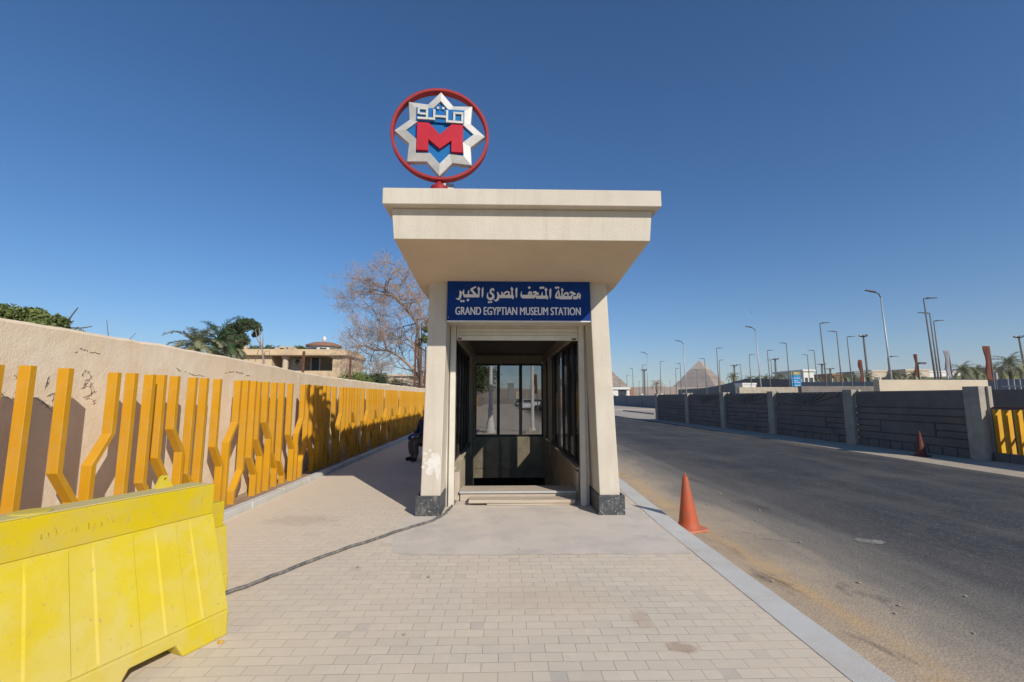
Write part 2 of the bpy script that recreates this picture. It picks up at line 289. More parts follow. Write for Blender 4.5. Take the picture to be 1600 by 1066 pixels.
M['desert'] = mat('desert_ground', (0.42, 0.33, 0.23), (0.34, 0.265, 0.185), 0.05, 0.95, 0.4, 3, dirt=(0.3, 0.24, 0.17), dscale=0.4, damt=0.5)
M['dune'] = mat('plateau_sand', (0.46, 0.32, 0.19), (0.37, 0.25, 0.145), 0.012, 0.95)
M['apron'] = mat('dusty_concrete', (0.43, 0.38, 0.31), (0.36, 0.31, 0.25), 0.7, 0.92, 0.3, 20)

def pyramid_mat():
    m, nt, b = new_mat('pyramid_stone'); v = coords(nt)
    br = nt.nodes.new('ShaderNodeTexBrick'); mp = nt.nodes.new('ShaderNodeMapping'); lk(nt, v, mp.inputs[0])
    sp = nt.nodes.new('ShaderNodeSeparateXYZ'); lk(nt, v, sp.inputs[0])
    cb = nt.nodes.new('ShaderNodeCombineXYZ'); lk(nt, math_(nt, 'ADD', sp.outputs[0], sp.outputs[1]), cb.inputs[0]); lk(nt, sp.outputs[2], cb.inputs[1])
    lk(nt, cb.outputs[0], br.inputs['Vector'])
    for k, val in (('Scale', 1.0), ('Mortar Size', 1.2), ('Brick Width', 14.0), ('Row Height', 6.0)): br.inputs[k].default_value = val
    br.inputs['Color1'].default_value = (0.42, 0.31, 0.21, 1); br.inputs['Color2'].default_value = (0.25, 0.18, 0.12, 1); br.inputs['Mortar'].default_value = (0.12, 0.085, 0.06, 1)
    c = mix(nt, ramp(nt, noise(nt, v, 0.03, 8, 0.7), [(0.35, 0.0), (0.65, 0.6)]), br.outputs['Color'], (0.42, 0.31, 0.21))
    lk(nt, c, b.inputs['Base Color']); b.inputs['Roughness'].default_value = 0.95
    bump(nt, b, noise(nt, v, 0.25, 6, 0.7), 0.6, 3.0); return m
M['pyramid'] = pyramid_mat()
M['casing'] = mat('pyramid_casing', (0.43, 0.33, 0.24), (0.36, 0.27, 0.19), 0.05, 0.9)

def glass(name, tint, refl=1.0, dust=.03):
    m = bpy.data.materials.new(name); m.use_nodes = True; nt = m.node_tree
    for n in list(nt.nodes):
        if n.type == 'BSDF_PRINCIPLED': nt.nodes.remove(n)
    out = [n for n in nt.nodes if n.type == 'OUTPUT_MATERIAL'][0]
    tr = nt.nodes.new('ShaderNodeBsdfTransparent'); gl = nt.nodes.new('ShaderNodeBsdfGlossy'); gl.inputs['Roughness'].default_value = 0.04
    v = coords(nt); t = ramp(nt, noise(nt, v, 2.5, 7, 0.65), [(0.35, tuple(x * 0.92 for x in tint)), (0.65, tint)]); lk(nt, t, tr.inputs[0])
    fr = nt.nodes.new('ShaderNodeFresnel'); fr.inputs[0].default_value = 1.45
    ms = nt.nodes.new('ShaderNodeMixShader'); lk(nt, math_(nt, 'MULTIPLY', fr.outputs[0], refl), ms.inputs[0])
    lk(nt, tr.outputs[0], ms.inputs[1]); lk(nt, gl.outputs[0], ms.inputs[2])
    df = nt.nodes.new('ShaderNodeBsdfDiffuse'); df.inputs[0].default_value = (0.4, 0.36, 0.3, 1)
    m2 = nt.nodes.new('ShaderNodeMixShader'); m2.inputs[0].default_value = dust
    lk(nt, ms.outputs[0], m2.inputs[1]); lk(nt, df.outputs[0], m2.inputs[2]); lk(nt, m2.outputs[0], out.inputs[0])
    return m
M['glass_back'] = glass('dusty_tinted_glass', (0.6, 0.6, 0.6), .6, .012)
M['glass_side'] = glass('dark_tinted_glass', (0.2, 0.2, 0.22), .5, .02)
M['glass_clear'] = glass('clear_glass', (0.85, 0.85, 0.85), .5, .01)

# ------------------------------------------------------------------ mesh helpers
class MB:
    def __init__(s): s.v = []; s.f = []
    def add(s, vs, fs):
        o = len(s.v); s.v += [tuple(x) for x in vs]; s.f += [tuple(i + o for i in f) for f in fs]; return s
    def box(s, x0, x1, y0, y1, z0, z1):
        return s.hexa([(x0, y0, z0), (x1, y0, z0), (x1, y1, z0), (x0, y1, z0), (x0, y0, z1), (x1, y0, z1), (x1, y1, z1), (x0, y1, z1)])
    def hexa(s, p): return s.add(p, [(0, 3, 2, 1), (4, 5, 6, 7), (0, 1, 5, 4), (1, 2, 6, 5), (2, 3, 7, 6), (3, 0, 4, 7)])
    def obox(s, c, ax, ay, az, hx, hy, hz):
        c, ax, ay, az = Vector(c), Vector(ax), Vector(ay), Vector(az)
        P = lambda i, j, k: c + ax * hx * i + ay * hy * j + az * hz * k
        return s.hexa([P(-1, -1, -1), P(1, -1, -1), P(1, 1, -1), P(-1, 1, -1), P(-1, -1, 1), P(1, -1, 1), P(1, 1, 1), P(-1, 1, 1)])
    def bar(s, a, b, w, d=None, up=(0, 0, 1)):
        a, b = Vector(a), Vector(b); t = (b - a); L = t.length; t.normalize()
        u = Vector(up); sd = t.cross(u)
        if sd.length < 1e-4: sd = t.cross(Vector((1, 0, 0)))
        sd.normalize(); u = sd.cross(t)
        return s.obox((a + b) / 2, t, sd, u, L / 2, w / 2, (d or w) / 2)
    def tube(s, pts, rad, n=8, cap=True):
        pts = [Vector(p) for p in pts]; rad = rad if isinstance(rad, (list, tuple)) else [rad] * len(pts)
        o = len(s.v); prev = None
        for i, p in enumerate(pts):
            t = (pts[min(i + 1, len(pts) - 1)] - pts[max(i - 1, 0)]).normalized()
            a = prev if prev else (Vector((0, 0, 1)) if abs(t.z) < 0.9 else Vector((1, 0, 0)))
            e = (a - t * a.dot(t)).normalized(); g = t.cross(e); prev = e
            for k in range(n):
                q = 2 * math.pi * k / n; s.v.append(tuple(p + (e * math.cos(q) + g * math.sin(q)) * rad[i]))
        for i in range(len(pts) - 1):
            for k in range(n):
                s.f.append((o + i * n + k, o + i * n + (k + 1) % n, o + (i + 1) * n + (k + 1) % n, o + (i + 1) * n + k))
        if cap:
            s.f.append(tuple(o + k for k in range(n))[::-1]); e0 = o + (len(pts) - 1) * n; s.f.append(tuple(e0 + k for k in range(n)))
        return s
    def lathe(s, prof, n=24, c=(0, 0, 0)):
        o = len(s.v)
        for r, z in prof:
            for k in range(n):
                q = 2 * math.pi * k / n; s.v.append((c[0] + r * math.cos(q), c[1] + r * math.sin(q), c[2] + z))
        for i in range(len(prof) - 1):
            for k in range(n):
                s.f.append((o + i * n + k, o + i * n + (k + 1) % n, o + (i + 1) * n + (k + 1) % n, o + (i + 1) * n + k))
        s.f.append(tuple(o + k for k in range(n))[::-1]); e0 = o + (len(prof) - 1) * n; s.f.append(tuple(e0 + k for k in range(n)))
        return s
    def prism(s, poly, fn, d0, d1):
        """poly: 2-D outline (ccw); fn(x, y, d) -> point"""
        n = len(poly); o = len(s.v)
        for d in (d0, d1):
            for x, y in poly: s.v.append(tuple(fn(x, y, d)))
        s.f.append(tuple(o + i for i in range(n))); s.f.append(tuple(o + n + i for i in range(n))[::-1])
        for i in range(n):
            j = (i + 1) % n; s.f.append((o + i, o + n + i, o + n + j, o + j))
        return s
    def build(s, name, m, parent=None, smooth=False, bevel=0.0, fix=True, seg=2):
        me = bpy.data.meshes.new(name); me.from_pydata(s.v, [], s.f)
        if fix:
            bm = bmesh.new(); bm.from_mesh(me); bmesh.ops.recalc_face_normals(bm, faces=bm.faces); bm.to_mesh(me); bm.free()
        for mm in (m if isinstance(m, (list, tuple)) else [m]): me.materials.append(mm)
        if smooth:
            me.polygons.foreach_set('use_smooth', [True] * len(me.polygons))
        ob = bpy.data.objects.new(name, me); C.objects.link(ob)
        if parent: ob.parent = parent
        if bevel:
            b = ob.modifiers.new('bevel', 'BEVEL'); b.width = bevel; b.segments = seg; b.limit_method = 'ANGLE'; b.angle_limit = R_(40)
        return ob
def tag(o, label=None, cat=None, group=None, kind=None):
    for k, v in (('label', label), ('category', cat), ('group', group), ('kind', kind)):
        if v: o[k] = v
    return o
def empty(name, loc=(0, 0, 0), rz=0.0):
    o = bpy.data.objects.new(name, None); C.objects.link(o); o.location = loc; o.rotation_euler = (0, 0, rz); o.empty_display_size = 0.2; return o
def copy_tree(o, parent=None):
    c = o.copy(); C.objects.link(c)
    if parent: c.parent = parent
    for ch in o.children: copy_tree(ch, c)
    return c
def smooth_angle(ob, deg=40):
    try:
        me = ob.data; me.polygons.foreach_set('use_smooth', [True] * len(me.polygons)); me.set_sharp_from_angle(angle=R_(deg))
    except Exception: pass
    return ob

# ------------------------------------------------------------------ ground
HX0, HX1, HY0, HY1 = -0.74, 1.24, 7.72, 13.02          # the stair well
def sheet(name, x0, x1, y0, y1, z, m, hole=None, nx=1, ny=1):
    b = MB()
    rects = [(x0, x1, y0, y1)]
    if hole:
        a0, a1, b0, b1 = hole
        rects = [(x0, x1, y0, b0), (x0, x1, b1, y1), (x0, a0, b0, b1), (a1, x1, b0, b1)]
    for (p, q, r, t) in rects: b.add([(p, r, z), (q, r, z), (q, t, z), (p, t, z)], [(0, 1, 2, 3)])
    return tag(b.build(name, m, fix=False), kind='structure')
sheet('ground', -3300, 3300, -120, 3300, -0.165, M['desert'], (HX0 - 0.3, HX1 + 0.3, HY0 - 0.2, HY1 + 3.2))
KY = [-15, 3, 6.2, 8.5, 12, 20, 40, 70, 110]
KX = [2.24, 2.25, 2.265, 2.36, 2.42, 2.48, 2.6, 2.75, 2.9]           # outer edge of the kerb
def kx(y):
    for i in range(len(KY) - 1):
        if y <= KY[i + 1]: return KX[i] + (KX[i + 1] - KX[i]) * (y - KY[i]) / (KY[i + 1] - KY[i])
    return KX[-1]
LK = -3.62                                                # inner edge of the left kerb
b = MB()
ys = [-15, 0, 3, 6.2, HY0, 8.5, HY1, 20, 40, 70, 110]
for y0, y1 in zip(ys[:-1], ys[1:]):
    a0, a1 = kx(y0) - 0.25, kx(y1) - 0.25
    if HY0 - 0.01 <= y0 and y1 <= HY1 + 0.01:
        b.add([(LK, y0, 0), (HX0, y0, 0), (HX0, y1, 0), (LK, y1, 0)], [(0, 1, 2, 3)])
        b.add([(HX1, y0, 0), (a0, y0, 0), (a1, y1, 0), (HX1, y1, 0)], [(0, 1, 2, 3)])
    else: b.add([(LK, y0, 0), (a0, y0, 0), (a1, y1, 0), (LK, y1, 0)], [(0, 1, 2, 3)])
tag(b.build('sidewalk', M['pavers'], fix=False), kind='structure')
# kerb stones of the road side
b = MB(); y = -15.0
while y < 108:
    L = 1.0 if y < 40 else 6.0
    y1 = y + L - 0.0015; j = random.uniform(-0.004, 0.004); jz = random.uniform(-0.002, 0.002)
    a, c = kx(y), kx(y1)
    b.hexa([(a - 0.25, y, -0.3), (a + j, y, -0.3), (c + j, y1, -0.3), (c - 0.25, y1, -0.3), (a - 0.25, y, 0.004 + jz), (a + j, y, 0.004 + jz), (c + j, y1, 0.005 + jz), (c - 0.25, y1, 0.005 + jz)])
    y += L
tag(b.build('road_kerb', M['kerb'], bevel=0.0), kind='structure')
b = MB(); y = -15.0
while y < 78:
    y1 = y + 0.997; j = random.uniform(-0.008, 0.008); jz = random.uniform(-0.006, 0.006)
    b.box(LK - 0.13 + j, LK + j, y, y1, -0.2, 0.085 + jz); y += 1.0
tag(b.build('planting_kerb', M['kerb'], bevel=0.012), kind='structure')
# soil strip below the slats, lumpy
b = MB(); n = 0
ysl = [-15 + i * 0.35 for i in range(int(95 / 0.35))]; xsl = [LK - 0.131 - 0.16 * i for i in range(7)]
for yy in ysl:
    for i, xx in enumerate(xsl): b.v.append((xx, yy, 0.035 + 0.05 * mnoise.noise((xx * 3, yy * 1.7, 0)) + (0.02 if i > 4 else 0)))
for r in range(len(ysl) - 1):
    for i in range(len(xsl) - 1):
        o = r * len(xsl) + i; b.f.append((o, o + len(xsl), o + len(xsl) + 1, o + 1))
tag(b.build('soil_strip', M['soil'], smooth=True), kind='structure')
RZ = -0.13
b = MB(); b.add([(1.9, -20, RZ), (12.55, -20, RZ), (12.55, 12, RZ), (11.9, 36, RZ), (11.2, 70, RZ), (10.5, 125, RZ), (1.9, 125, RZ)], [tuple(range(7))])
tag(b.build('road', M['asphalt'], fix=False), kind='structure')
b = MB(); b.add([(11.0, 35.6, RZ + 0.006), (60, 46, RZ + 0.006), (60, 60, RZ + 0.006), (10.6, 74, RZ + 0.006)], [(0, 1, 2, 3)])
tag(b.build('side_road_apron', M['apron'], fix=False), kind='structure')
b = MB(); b.box(15.5, 23.2, 46, 58, -0.125, 0.02)
b.box(13.2, 23.2, 62, 110, -0.125, 0.02)
tag(b.build('far_pavement', M['apron'], bevel=0.02), kind='structure')
# strip of swept dust in front of the concrete wall
b = MB(); b.hexa([(11.2, -10, -0.2), (14.2, -10, -0.2), (12.7, 36, -0.2), (11.35, 36, -0.2), (11.2, -10, -0.122), (14.2, -10, -0.08), (12.7, 36, -0.08), (11.35, 36, -0.105)])
tag(b.build('verge', mat('verge_sand', (0.46, 0.385, 0.295), (0.36, 0.3, 0.23), 2.5, 0.95, 0.6, 30), bevel=0.02), kind='structure')
# cement pad before the entrance: rounded outline, a few mm above the pavers
b = MB(); pts = []
for (x, y) in [(-1.14, 5.02), (-1.02, 4.93), (-0.7, 4.9), (0.2, 4.885), (1.1, 4.88), (1.72, 4.87), (1.98, 4.87), (2.0, 5.6), (2.0, 6.3), (1.99, 7.2), (1.3, 7.22), (1.3, HY0), (-0.8, HY0), (-0.8, 7.1), (-1.2, 6.75), (-1.28, 6.2), (-1.24, 5.6)]: pts.append((x, y))
fine_ = []
for i in range(len(pts)):
    (xa, ya), (xb, yb_) = pts[i], pts[(i + 1) % len(pts)]; n_ = max(1, int(math.hypot(xb - xa, yb_ - ya) / .05))
    for k in range(n_):
        t = k / n_; x, y = xa + (xb - xa) * t, ya + (yb_ - ya) * t; fine_.append((x - .035 * abs(mnoise.noise((x * 6, y * 6, 2))) if x > 1.9 else x + .03 * mnoise.noise((x * 6, y * 6, 2)), y + .035 * mnoise.noise((x * 7, y * 7, 5)), 0.003))
pts = fine_
if True: pass
b.add(pts, [tuple(range(len(pts)))]); tag(b.build('cement_pad', M['pad'], fix=False), kind='structure')

# ------------------------------------------------------------------ station
ST = empty('metro_entrance', (0, 0, 0))
tag(ST, 'cream rendered metro station entrance with flared flat canopy over a stairway', 'station entrance')
FY = 6.47
lay = [0]
# canopy
b = MB()
BK = 18.6; sl = (3.245 - 3.38) / 1.47
def zs(y): return 3.38 + sl * (y - 5.0) if y < 6.6 else 3.38 + sl * 1.6
b = MB()
# body of the canopy: fascia leaning out a little to the top
cl, cr, tl, tr = -1.214, 1.71, -1.243, 1.738
b.hexa([(cl, 5.0, 3.38), (cr, 5.0, 3.38), (cr, 6.6, zs(6.6)), (cl, 6.6, zs(6.6)), (tl, 4.985, 3.735), (tr, 4.985, 3.735), (tr, 6.6, 3.735), (tl, 6.6, 3.735)])
b.hexa([(cl, 6.602, zs(6.6)), (cr, 6.602, zs(6.6)), (cr, BK, zs(6.6)), (cl, BK, zs(6.6)), (tl, 6.602, 3.735), (tr, 6.602, 3.735), (tr, BK, 3.735), (tl, BK, 3.735)])
canopy = b.build('canopy', M['soffit'], ST, bevel=0.006)
canopy.data.materials.append(M['stucco'])
for p in canopy.data.polygons:
    if abs(p.normal.z) < 0.5: p.material_index = 1
b = MB()
x0, x1, y0 = -1.322, 1.812, 4.865
i0, i1, j0, j1 = x0 + 0.14, x1 - 0.14, y0 + 0.14, BK - 0.02; ob_ = BK + 0.12
vs = [(x0, y0, 3.737), (x1, y0, 3.737), (x1, ob_, 3.737), (x0, ob_, 3.737), (x0, y0, 3.925), (x1, y0, 3.925), (x1, ob_, 3.925), (x0, ob_, 3.925),
      (i0, j0, 3.925), (i1, j0, 3.925), (i1, j1, 3.925), (i0, j1, 3.925), (i0, j0, 3.845), (i1, j0, 3.845), (i1, j1, 3.845), (i0, j1, 3.845)]
b.add(vs, [(0, 3, 2, 1), (0, 1, 5, 4), (1, 2, 6, 5), (2, 3, 7, 6), (3, 0, 4, 7), (4, 5, 9, 8), (5, 6, 10, 9), (6, 7, 11, 10), (7, 4, 8, 11), (8, 9, 13, 12), (9, 10, 14, 13), (10, 11, 15, 14), (11, 8, 12, 15), (12, 13, 14, 15)])
b.build('roof_edge', M['stucco'], ST, bevel=0.008)
# front pillars, leaning inwards
def pillar(bl, br_, tl_, tr_):
    q = MB(); q.hexa([(bl, FY, 0.255), (br_, FY, 0.255), (br_, 7.22, 0.255), (bl, 7.22, 0.255), (tl_, FY, 3.3), (tr_, FY, 3.3), (tr_, 7.22, 3.25), (tl_, 7.22, 3.25)])
    return q.build('pillar', M['stucco'], ST, bevel=0.012)
pl = pillar(-1.092, -0.82, -1.03, -0.764); pr = pillar(1.374, 1.657, 1.293, 1.541)
def plinth(x0, x1, par):
    q = MB(); q.box(x0, x1, 6.425, 6.47, 0.004, 0.262)
    q.box(x0, x0 + 0.03, 6.4705, 7.22, 0.004, 0.262); q.box(x1 - 0.03, x1, 6.4705, 7.22, 0.004, 0.262)
    q.box(x0 + 0.031, x1 - 0.031, 6.4705, 7.21, 0.004, 0.25)
    return q.build('plinth', M['granite'], par, bevel=0.004)
plinth(-1.152, -0.806, pl); plinth(1.352, 1.714, pr)
# bare plaster where the paint has come off the left pillar
b = MB(); pp = [(662, 700), (668, 693), (674, 699), (680, 706), (688.2, 704), (688.6, 722), (688, 736), (684, 750), (677, 749), (676, 742), (672, 745), (666, 738), (672, 728), (668, 722), (676, 716), (680, 712), (672, 708)]
pp = [(at(u, v, FY - 0.004).x, at(u, v, FY - 0.004).z) for u, v in [(684, 706), (688.3, 703), (688.6, 722), (688, 738), (684, 750), (678, 749), (677, 738), (670, 742), (667, 736), (672, 726), (678, 714)]]
for (u, v, ru, rv) in ((683.5, 727, 4.6, 23), (675, 724, 8, 9), (671, 737, 6, 6), (664, 709, 3.2, 2.2), (662.5, 718, 2, 2), (665, 724, 3, 2), (661, 730, 2.2, 2.4), (672, 704, 2.2, 2), (678, 712, 5, 4)):
    lay[0] += 1; jag = []
    for k in range(30):
        t = 2 * math.pi * k / 30; f_ = 1 + .3 * mnoise.noise((math.cos(t) * 1.7 + u, math.sin(t) * 1.7, v)) + .16 * mnoise.noise((math.cos(t) * 6 + u, math.sin(t) * 6, v))
        p = at(min(688.0, u + ru * f_ * math.cos(t)), v - rv * f_ * math.sin(t), FY - .004); jag.append((p.x, p.z))
    b.prism(jag, lambda x, z, d: (x, FY - d, z), 0.0025 + .0002 * lay[0], -0.004)
tag(b.build('bare_plaster_patch', M['plinth_white'], pl), 'white patch where the cream paint has peeled off')
# lintel behind the sign, side beams, ceiling, interior posts
b = MB(); b.box(-0.80, 1.33, 6.55, 7.2, 2.74, 3.235); b.build('lintel', M['stucco'], ST)
b = MB(); b.box(-1.03, -0.705, 7.222, 13.22, 2.6, 3.235); b.build('side_beam', M['cream_paint'], ST, bevel=0.01)
b = MB(); b.box(1.205, 1.54, 7.222, 13.22, 2.6, 3.235); b.build('side_beam', M['cream_paint'], ST, bevel=0.01)
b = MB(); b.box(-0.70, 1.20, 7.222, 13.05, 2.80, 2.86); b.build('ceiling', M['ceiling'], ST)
b = MB(); b.box(-0.703, 1.203, 13.06, 13.22, 2.565, 3.2); b.build('back_beam', M['cream_paint'], ST, bevel=0.006)
# low walls of the stair well, running down below ground
WT = 0.47
def wallpart(x0, x1, y0, y1, z0, z1, m, nm='parapet_wall'):
    q = MB(); q.box(x0, x1, y0, y1, z0, z1); return q.build(nm, m, ST, bevel=0.006)
wallpart(-1.0, HX0 + 0.003, 7.35, 13.0, -3.6, WT, M['conc_in']); wallpart(HX1 - 0.003, 1.5, 7.35, 13.0, -3.6, WT, M['conc_in'])
q = MB(); q.box(-1.0, 1.5, 13.003, 13.22, -0.62, 0.5)
q.box(-0.7, 1.2, 12.985, 13.003, -0.36, 0.495); q.box(-0.7, 1.2, 12.985, 13.003, -0.615, -0.385)
q.build('back_wall', M['conc_in'], ST, bevel=0.008)
q = MB(); q.box(-1.0, 1.5, 16.1, 16.3, -3.6, -0.2); q.box(-1.0, -0.75, 13.2205, 16.1, -3.6, -0.2); q.box(1.25, 1.5, 13.2205, 16.1, -3.6, -0.2); q.box(-1.0, 1.5, 13.2205, 16.3, -0.1995, -0.15)
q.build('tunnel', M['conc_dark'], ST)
# stone cills
for x0, x1 in ((HX0 - 0.05, HX0 + 0.045), (HX1 - 0.045, HX1 + 0.05)):
    q = MB(); yy = 7.36
    while yy < 12.9:
        L = min(0.6, 13.0 - yy) - 0.012; q.box(x0, x1, yy, yy + L, WT + 0.001, WT + 0.035 + random.uniform(-0.004, 0.004)); yy += 0.6
    q.build('sill', M['conc_in'], ST, bevel=0.006)
# stair flight
q = MB(); yy, zz = 7.74, 0.1
k = 0
while zz > -3.4:
    q.box(HX0 + 0.005, HX1 - 0.005, yy, yy + 0.3, zz - 0.5, zz); yy += 0.3; zz -= 0.165
q.box(HX0 + 0.005, HX1 - 0.005, yy, 16.09, zz - 0.3, zz)
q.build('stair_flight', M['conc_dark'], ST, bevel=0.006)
# threshold: raised step with a marble nosing
q = MB(); q.box(-0.62, 1.19, 7.3, 7.735, 0.006, 0.125); q.build('threshold_step', M['step'], ST, bevel=0.006)
q = MB(); q.box(-0.63, 1.195, 7.27, 7.33, 0.127, 0.158); q.build('step_nosing', M['marble'], ST, bevel=0.004)
q = MB(); q.box(-0.63, 1.195, 7.331, 7.739, 0.127, 0.156); q.build('step_tread', M['step'], ST, bevel=0.003)
q = MB(); q.box(-0.72, -0.635, 7.32, 7.55, 0.006, 0.44); q.build('stub_wall', M['step'], ST, bevel=0.015)
q = MB(); q.box(1.2, 1.235, 7.30, 7.6, 0.006, 0.44); q.build('stub_wall', M['step'], ST, bevel=0.01)
# side glazing
def glazing(xf, side):
    z0, z1 = WT + 0.036, 2.6
    fr = MB(); n = 8; ya, yb = 7.28, 13.0; step = (yb - ya) / n
    for i in range(n + 1):
        y = ya + i * step; fr.box(xf - 0.03, xf + 0.03, y - 0.028, y + 0.028, z0, z1)
    for z in (z0 + 0.025, z1 - 0.03, ):
        for i in range(n): fr.box(xf - 0.024, xf + 0.024, ya + i * step + 0.029, ya + (i + 1) * step - 0.029, z - 0.025, z + 0.025)
    w = fr.build('side_window', M['black_frame'], ST, bevel=0.003)
    for i in range(n):
        g = MB(); g.box(xf - 0.004, xf + 0.004, ya + i * step + 0.029, ya + (i + 1) * step - 0.029, z0 + 0.05, z1 - 0.056); g.build('pane', M['glass_clear' if side > 0 and i in (3, 6) else 'glass_side'], w)
glazing(-0.80, -1); glazing(1.30, 1)
q = MB(); q.box(-0.79, -0.70, 11.45, 11.62, 0.2, 2.6); q.box(-0.79, -0.70, 12.86, 12.98, -0.6, 2.6); q.build('inner_post', M['cream_paint'], ST, bevel=0.006)
q = MB(); q.box(1.2, 1.29, 11.45, 11.62, 0.2, 2.6); q.box(1.2, 1.29, 12.86, 12.98, -0.6, 2.6); q.build('inner_post', M['cream_paint'], ST, bevel=0.006)
fr = MB(); xs = [-0.70, -0.06, 0.575, 1.19]; hw = [0.02, 0.045, 0.045, 0.02]
for x, h in zip(xs, hw): fr.box(x - h, x + h, 13.07, 13.15, 0.502, 2.563)
for i in range(3):
    for z, h in ((0.53, 0.027), (2.535, 0.027)): fr.box(xs[i] + hw[i] + 0.001, xs[i + 1] - hw[i + 1] - 0.001, 13.075, 13.145, z - h, z + h)
w = fr.build('back_window', M['black_frame'], ST, bevel=0.003)
for i in range(3):
    g = MB(); g.box(xs[i] + hw[i] + 0.001, xs[i + 1] - hw[i + 1] - 0.001, 13.105, 13.113, 0.558, 2.507); g.build('pane', M['glass_back'], w)
# rolling shutter, almost fully raised, in its guide rails
sh = MB(); z = 2.55
while z < 2.735:
    sh.box(-0.68, 1.2, 6.99, 7.012, z, z + 0.05); sh.box(-0.68, 1.2, 6.998, 7.006, z + 0.0502, z + 0.0618); z += 0.062
sh.box(-0.68, 1.2, 6.975, 7.02, 2.475, 2.548)
s = sh.build('rolling_shutter', M['cream_metal'], ST, bevel=0.004)
for xa, xb in ((-0.66, -0.6), (1.1, 1.17)): q = MB(); q.box(xa, xb, 6.966, 6.975, 2.483, 2.507); q.build('shutter_catch', M['rust'], s)
for a, c in (((-0.765, -0.685), 1), ((1.205, 1.285), 1)):
    q = MB(); q.box(a[0], a[1], 6.95, 7.05, 0.006, 2.735)
    ob_ = q.build('guide_rail', M['cream_metal'], ST, bevel=0.004)
for xa, xb in ((-0.815, -0.768), (1.288, 1.335)): q = MB(); q.box(xa, xb, 7.0, 7.06, 0.006, 2.735); q.build('shutter_jamb', M['cream_metal'], ST, bevel=0.004)
q = MB(); q.box(-0.8, 1.32, 6.53, 6.96, 2.70, 2.737); q.build('shutter_box', M['cream_metal'], ST, bevel=0.004)

# ------------------------------------------------------------------ name sign
SG = empty('station_sign', (0.26, 6.4, 2.68))
tag(SG, 'dark blue station name board with white Arabic and English lettering above the entrance', 'sign')
def local(ob, par):
    ob.parent = par; ob.matrix_parent_inverse = Matrix.Translation(-Vector(par.location)); return ob
def spart(mb, nm, m, par, **k):
    ob = mb.build(nm, m, None, **k); return local(ob, par)
SY = 6.385
q = MB(); q.box(-0.762, 1.282, SY, 6.468, 2.682, 3.272); spart(q, 'board', M['sign_blue'], SG, bevel=0.004)
q = MB(); q.box(-0.764, 1.284, SY - 0.003, 6.466, 2.668, 2.681); spart(q, 'bottom_trim', M['white_letter'], SG)
def stroke(mb, pts, fn, d0, d1, n=10, closed=False):
    P = [Vector((a, b_)) for a, b_, _ in pts]; W = [w_ for _, _, w_ in pts]; L = []; Rr = []; k = len(P)
    for i in range(k):
        a = P[(i - 1) % k] if (closed or i) else P[i]; c = P[(i + 1) % k] if (closed or i < k - 1) else P[i]
        t = (c - a).normalized(); nn = Vector((-t.y, t.x)) * W[i] / 2; L.append(P[i] + nn); Rr.append(P[i] - nn)
    for i in range(k if closed else k - 1):
        j = (i + 1) % k; mb.prism([tuple(L[i]), tuple(Rr[i]), tuple(Rr[j]), tuple(L[j])], fn, d0, d1 + 0.00004 * i)
def dense(pts, n=6):
    out = []
    for i in range(len(pts) - 1):
        p0, p1, p2, p3 = pts[max(i - 1, 0)], pts[i], pts[i + 1], pts[min(i + 2, len(pts) - 1)]
        for k in range(n):
            t = k / n
            out.append(tuple(0.5 * ((2 * p1[c]) + (-p0[c] + p2[c]) * t + (2 * p0[c] - 5 * p1[c] + 4 * p2[c] - p3[c]) * t * t + (-p0[c] + 3 * p1[c] - 3 * p2[c] + p3[c]) * t ** 3) for c in range(len(p1))))
    return out + [pts[-1]]
lay[0] = 0
def fnA(ox):
    def f(x, y, d):
        p = at(ox + x / 14.545, (438 if ox == 700 else 440) + y / 14.545, SY); return (p.x, SY - d, p.z)
    return f
AR = MB()
def poly(ox, pts):
    lay[0] += 1; AR.prism(pts, fnA(ox), -0.002, 0.004 + lay[0] * 0.00006)
def strk(ox, pts, closed=False):
    lay[0] += 1; pp = dense(pts + ([pts[0]] if closed else []), 5); stroke(AR, pp, fnA(ox), -0.002, 0.004 + lay[0] * 0.00006)
    lay[0] += 1
def dia(ox, x, y, r): poly(ox, [(x - r, y), (x, y - r), (x + r, y), (x, y + r)])
A = 700
poly(A, [(797, 148), (806, 190), (802, 340), (777, 412), (764, 340), (768, 210)])
poly(A, [(700, 145), (737, 205), (717, 232), (717, 372), (692, 405), (684, 320), (684, 225), (663, 200)])
strk(A, [(640, 150, 22), (545, 200, 48), (545, 235, 52), (640, 345, 54)])
poly(A, [(350, 322), (692, 322), (692, 390), (362, 390)])
poly(A, [(482, 218), (448, 262), (452, 330), (482, 330)])
poly(A, [(362, 205), (330, 262), (338, 330), (362, 388), (372, 250)])
strk(A, [(268, 235, 22), (285, 285, 46), (282, 350, 50), (262, 410, 52), (225, 432, 34), (180, 405, 8)])
poly(A, [(285, 268), (345, 262), (345, 300), (290, 310)])
dia(A, 302, 475, 31); dia(A, 354, 475, 31); dia(A, 455, 450, 35)
poly(A, [(1562, 165), (1577, 190), (1572, 370), (1552, 415), (1536, 360), (1530, 205)])
poly(A, [(1445, 145), (1487, 205), (1470, 235), (1480, 335), (1502, 378), (1480, 437), (1440, 404), (1436, 230), (1420, 200)])
poly(A, [(1165, 338), (1478, 338), (1478, 406), (1165, 406)])
strk(A, [(1250, 345, 34), (1310, 275, 36), (1370, 268, 36), (1390, 310, 36), (1360, 345, 30)])
poly(A, [(1212, 270), (1240, 262), (1240, 340), (1215, 340)])
strk(A, [(1118, 270, 20), (1145, 330, 48), (1140, 410, 54), (1092, 465, 42), (1038, 435, 10)])
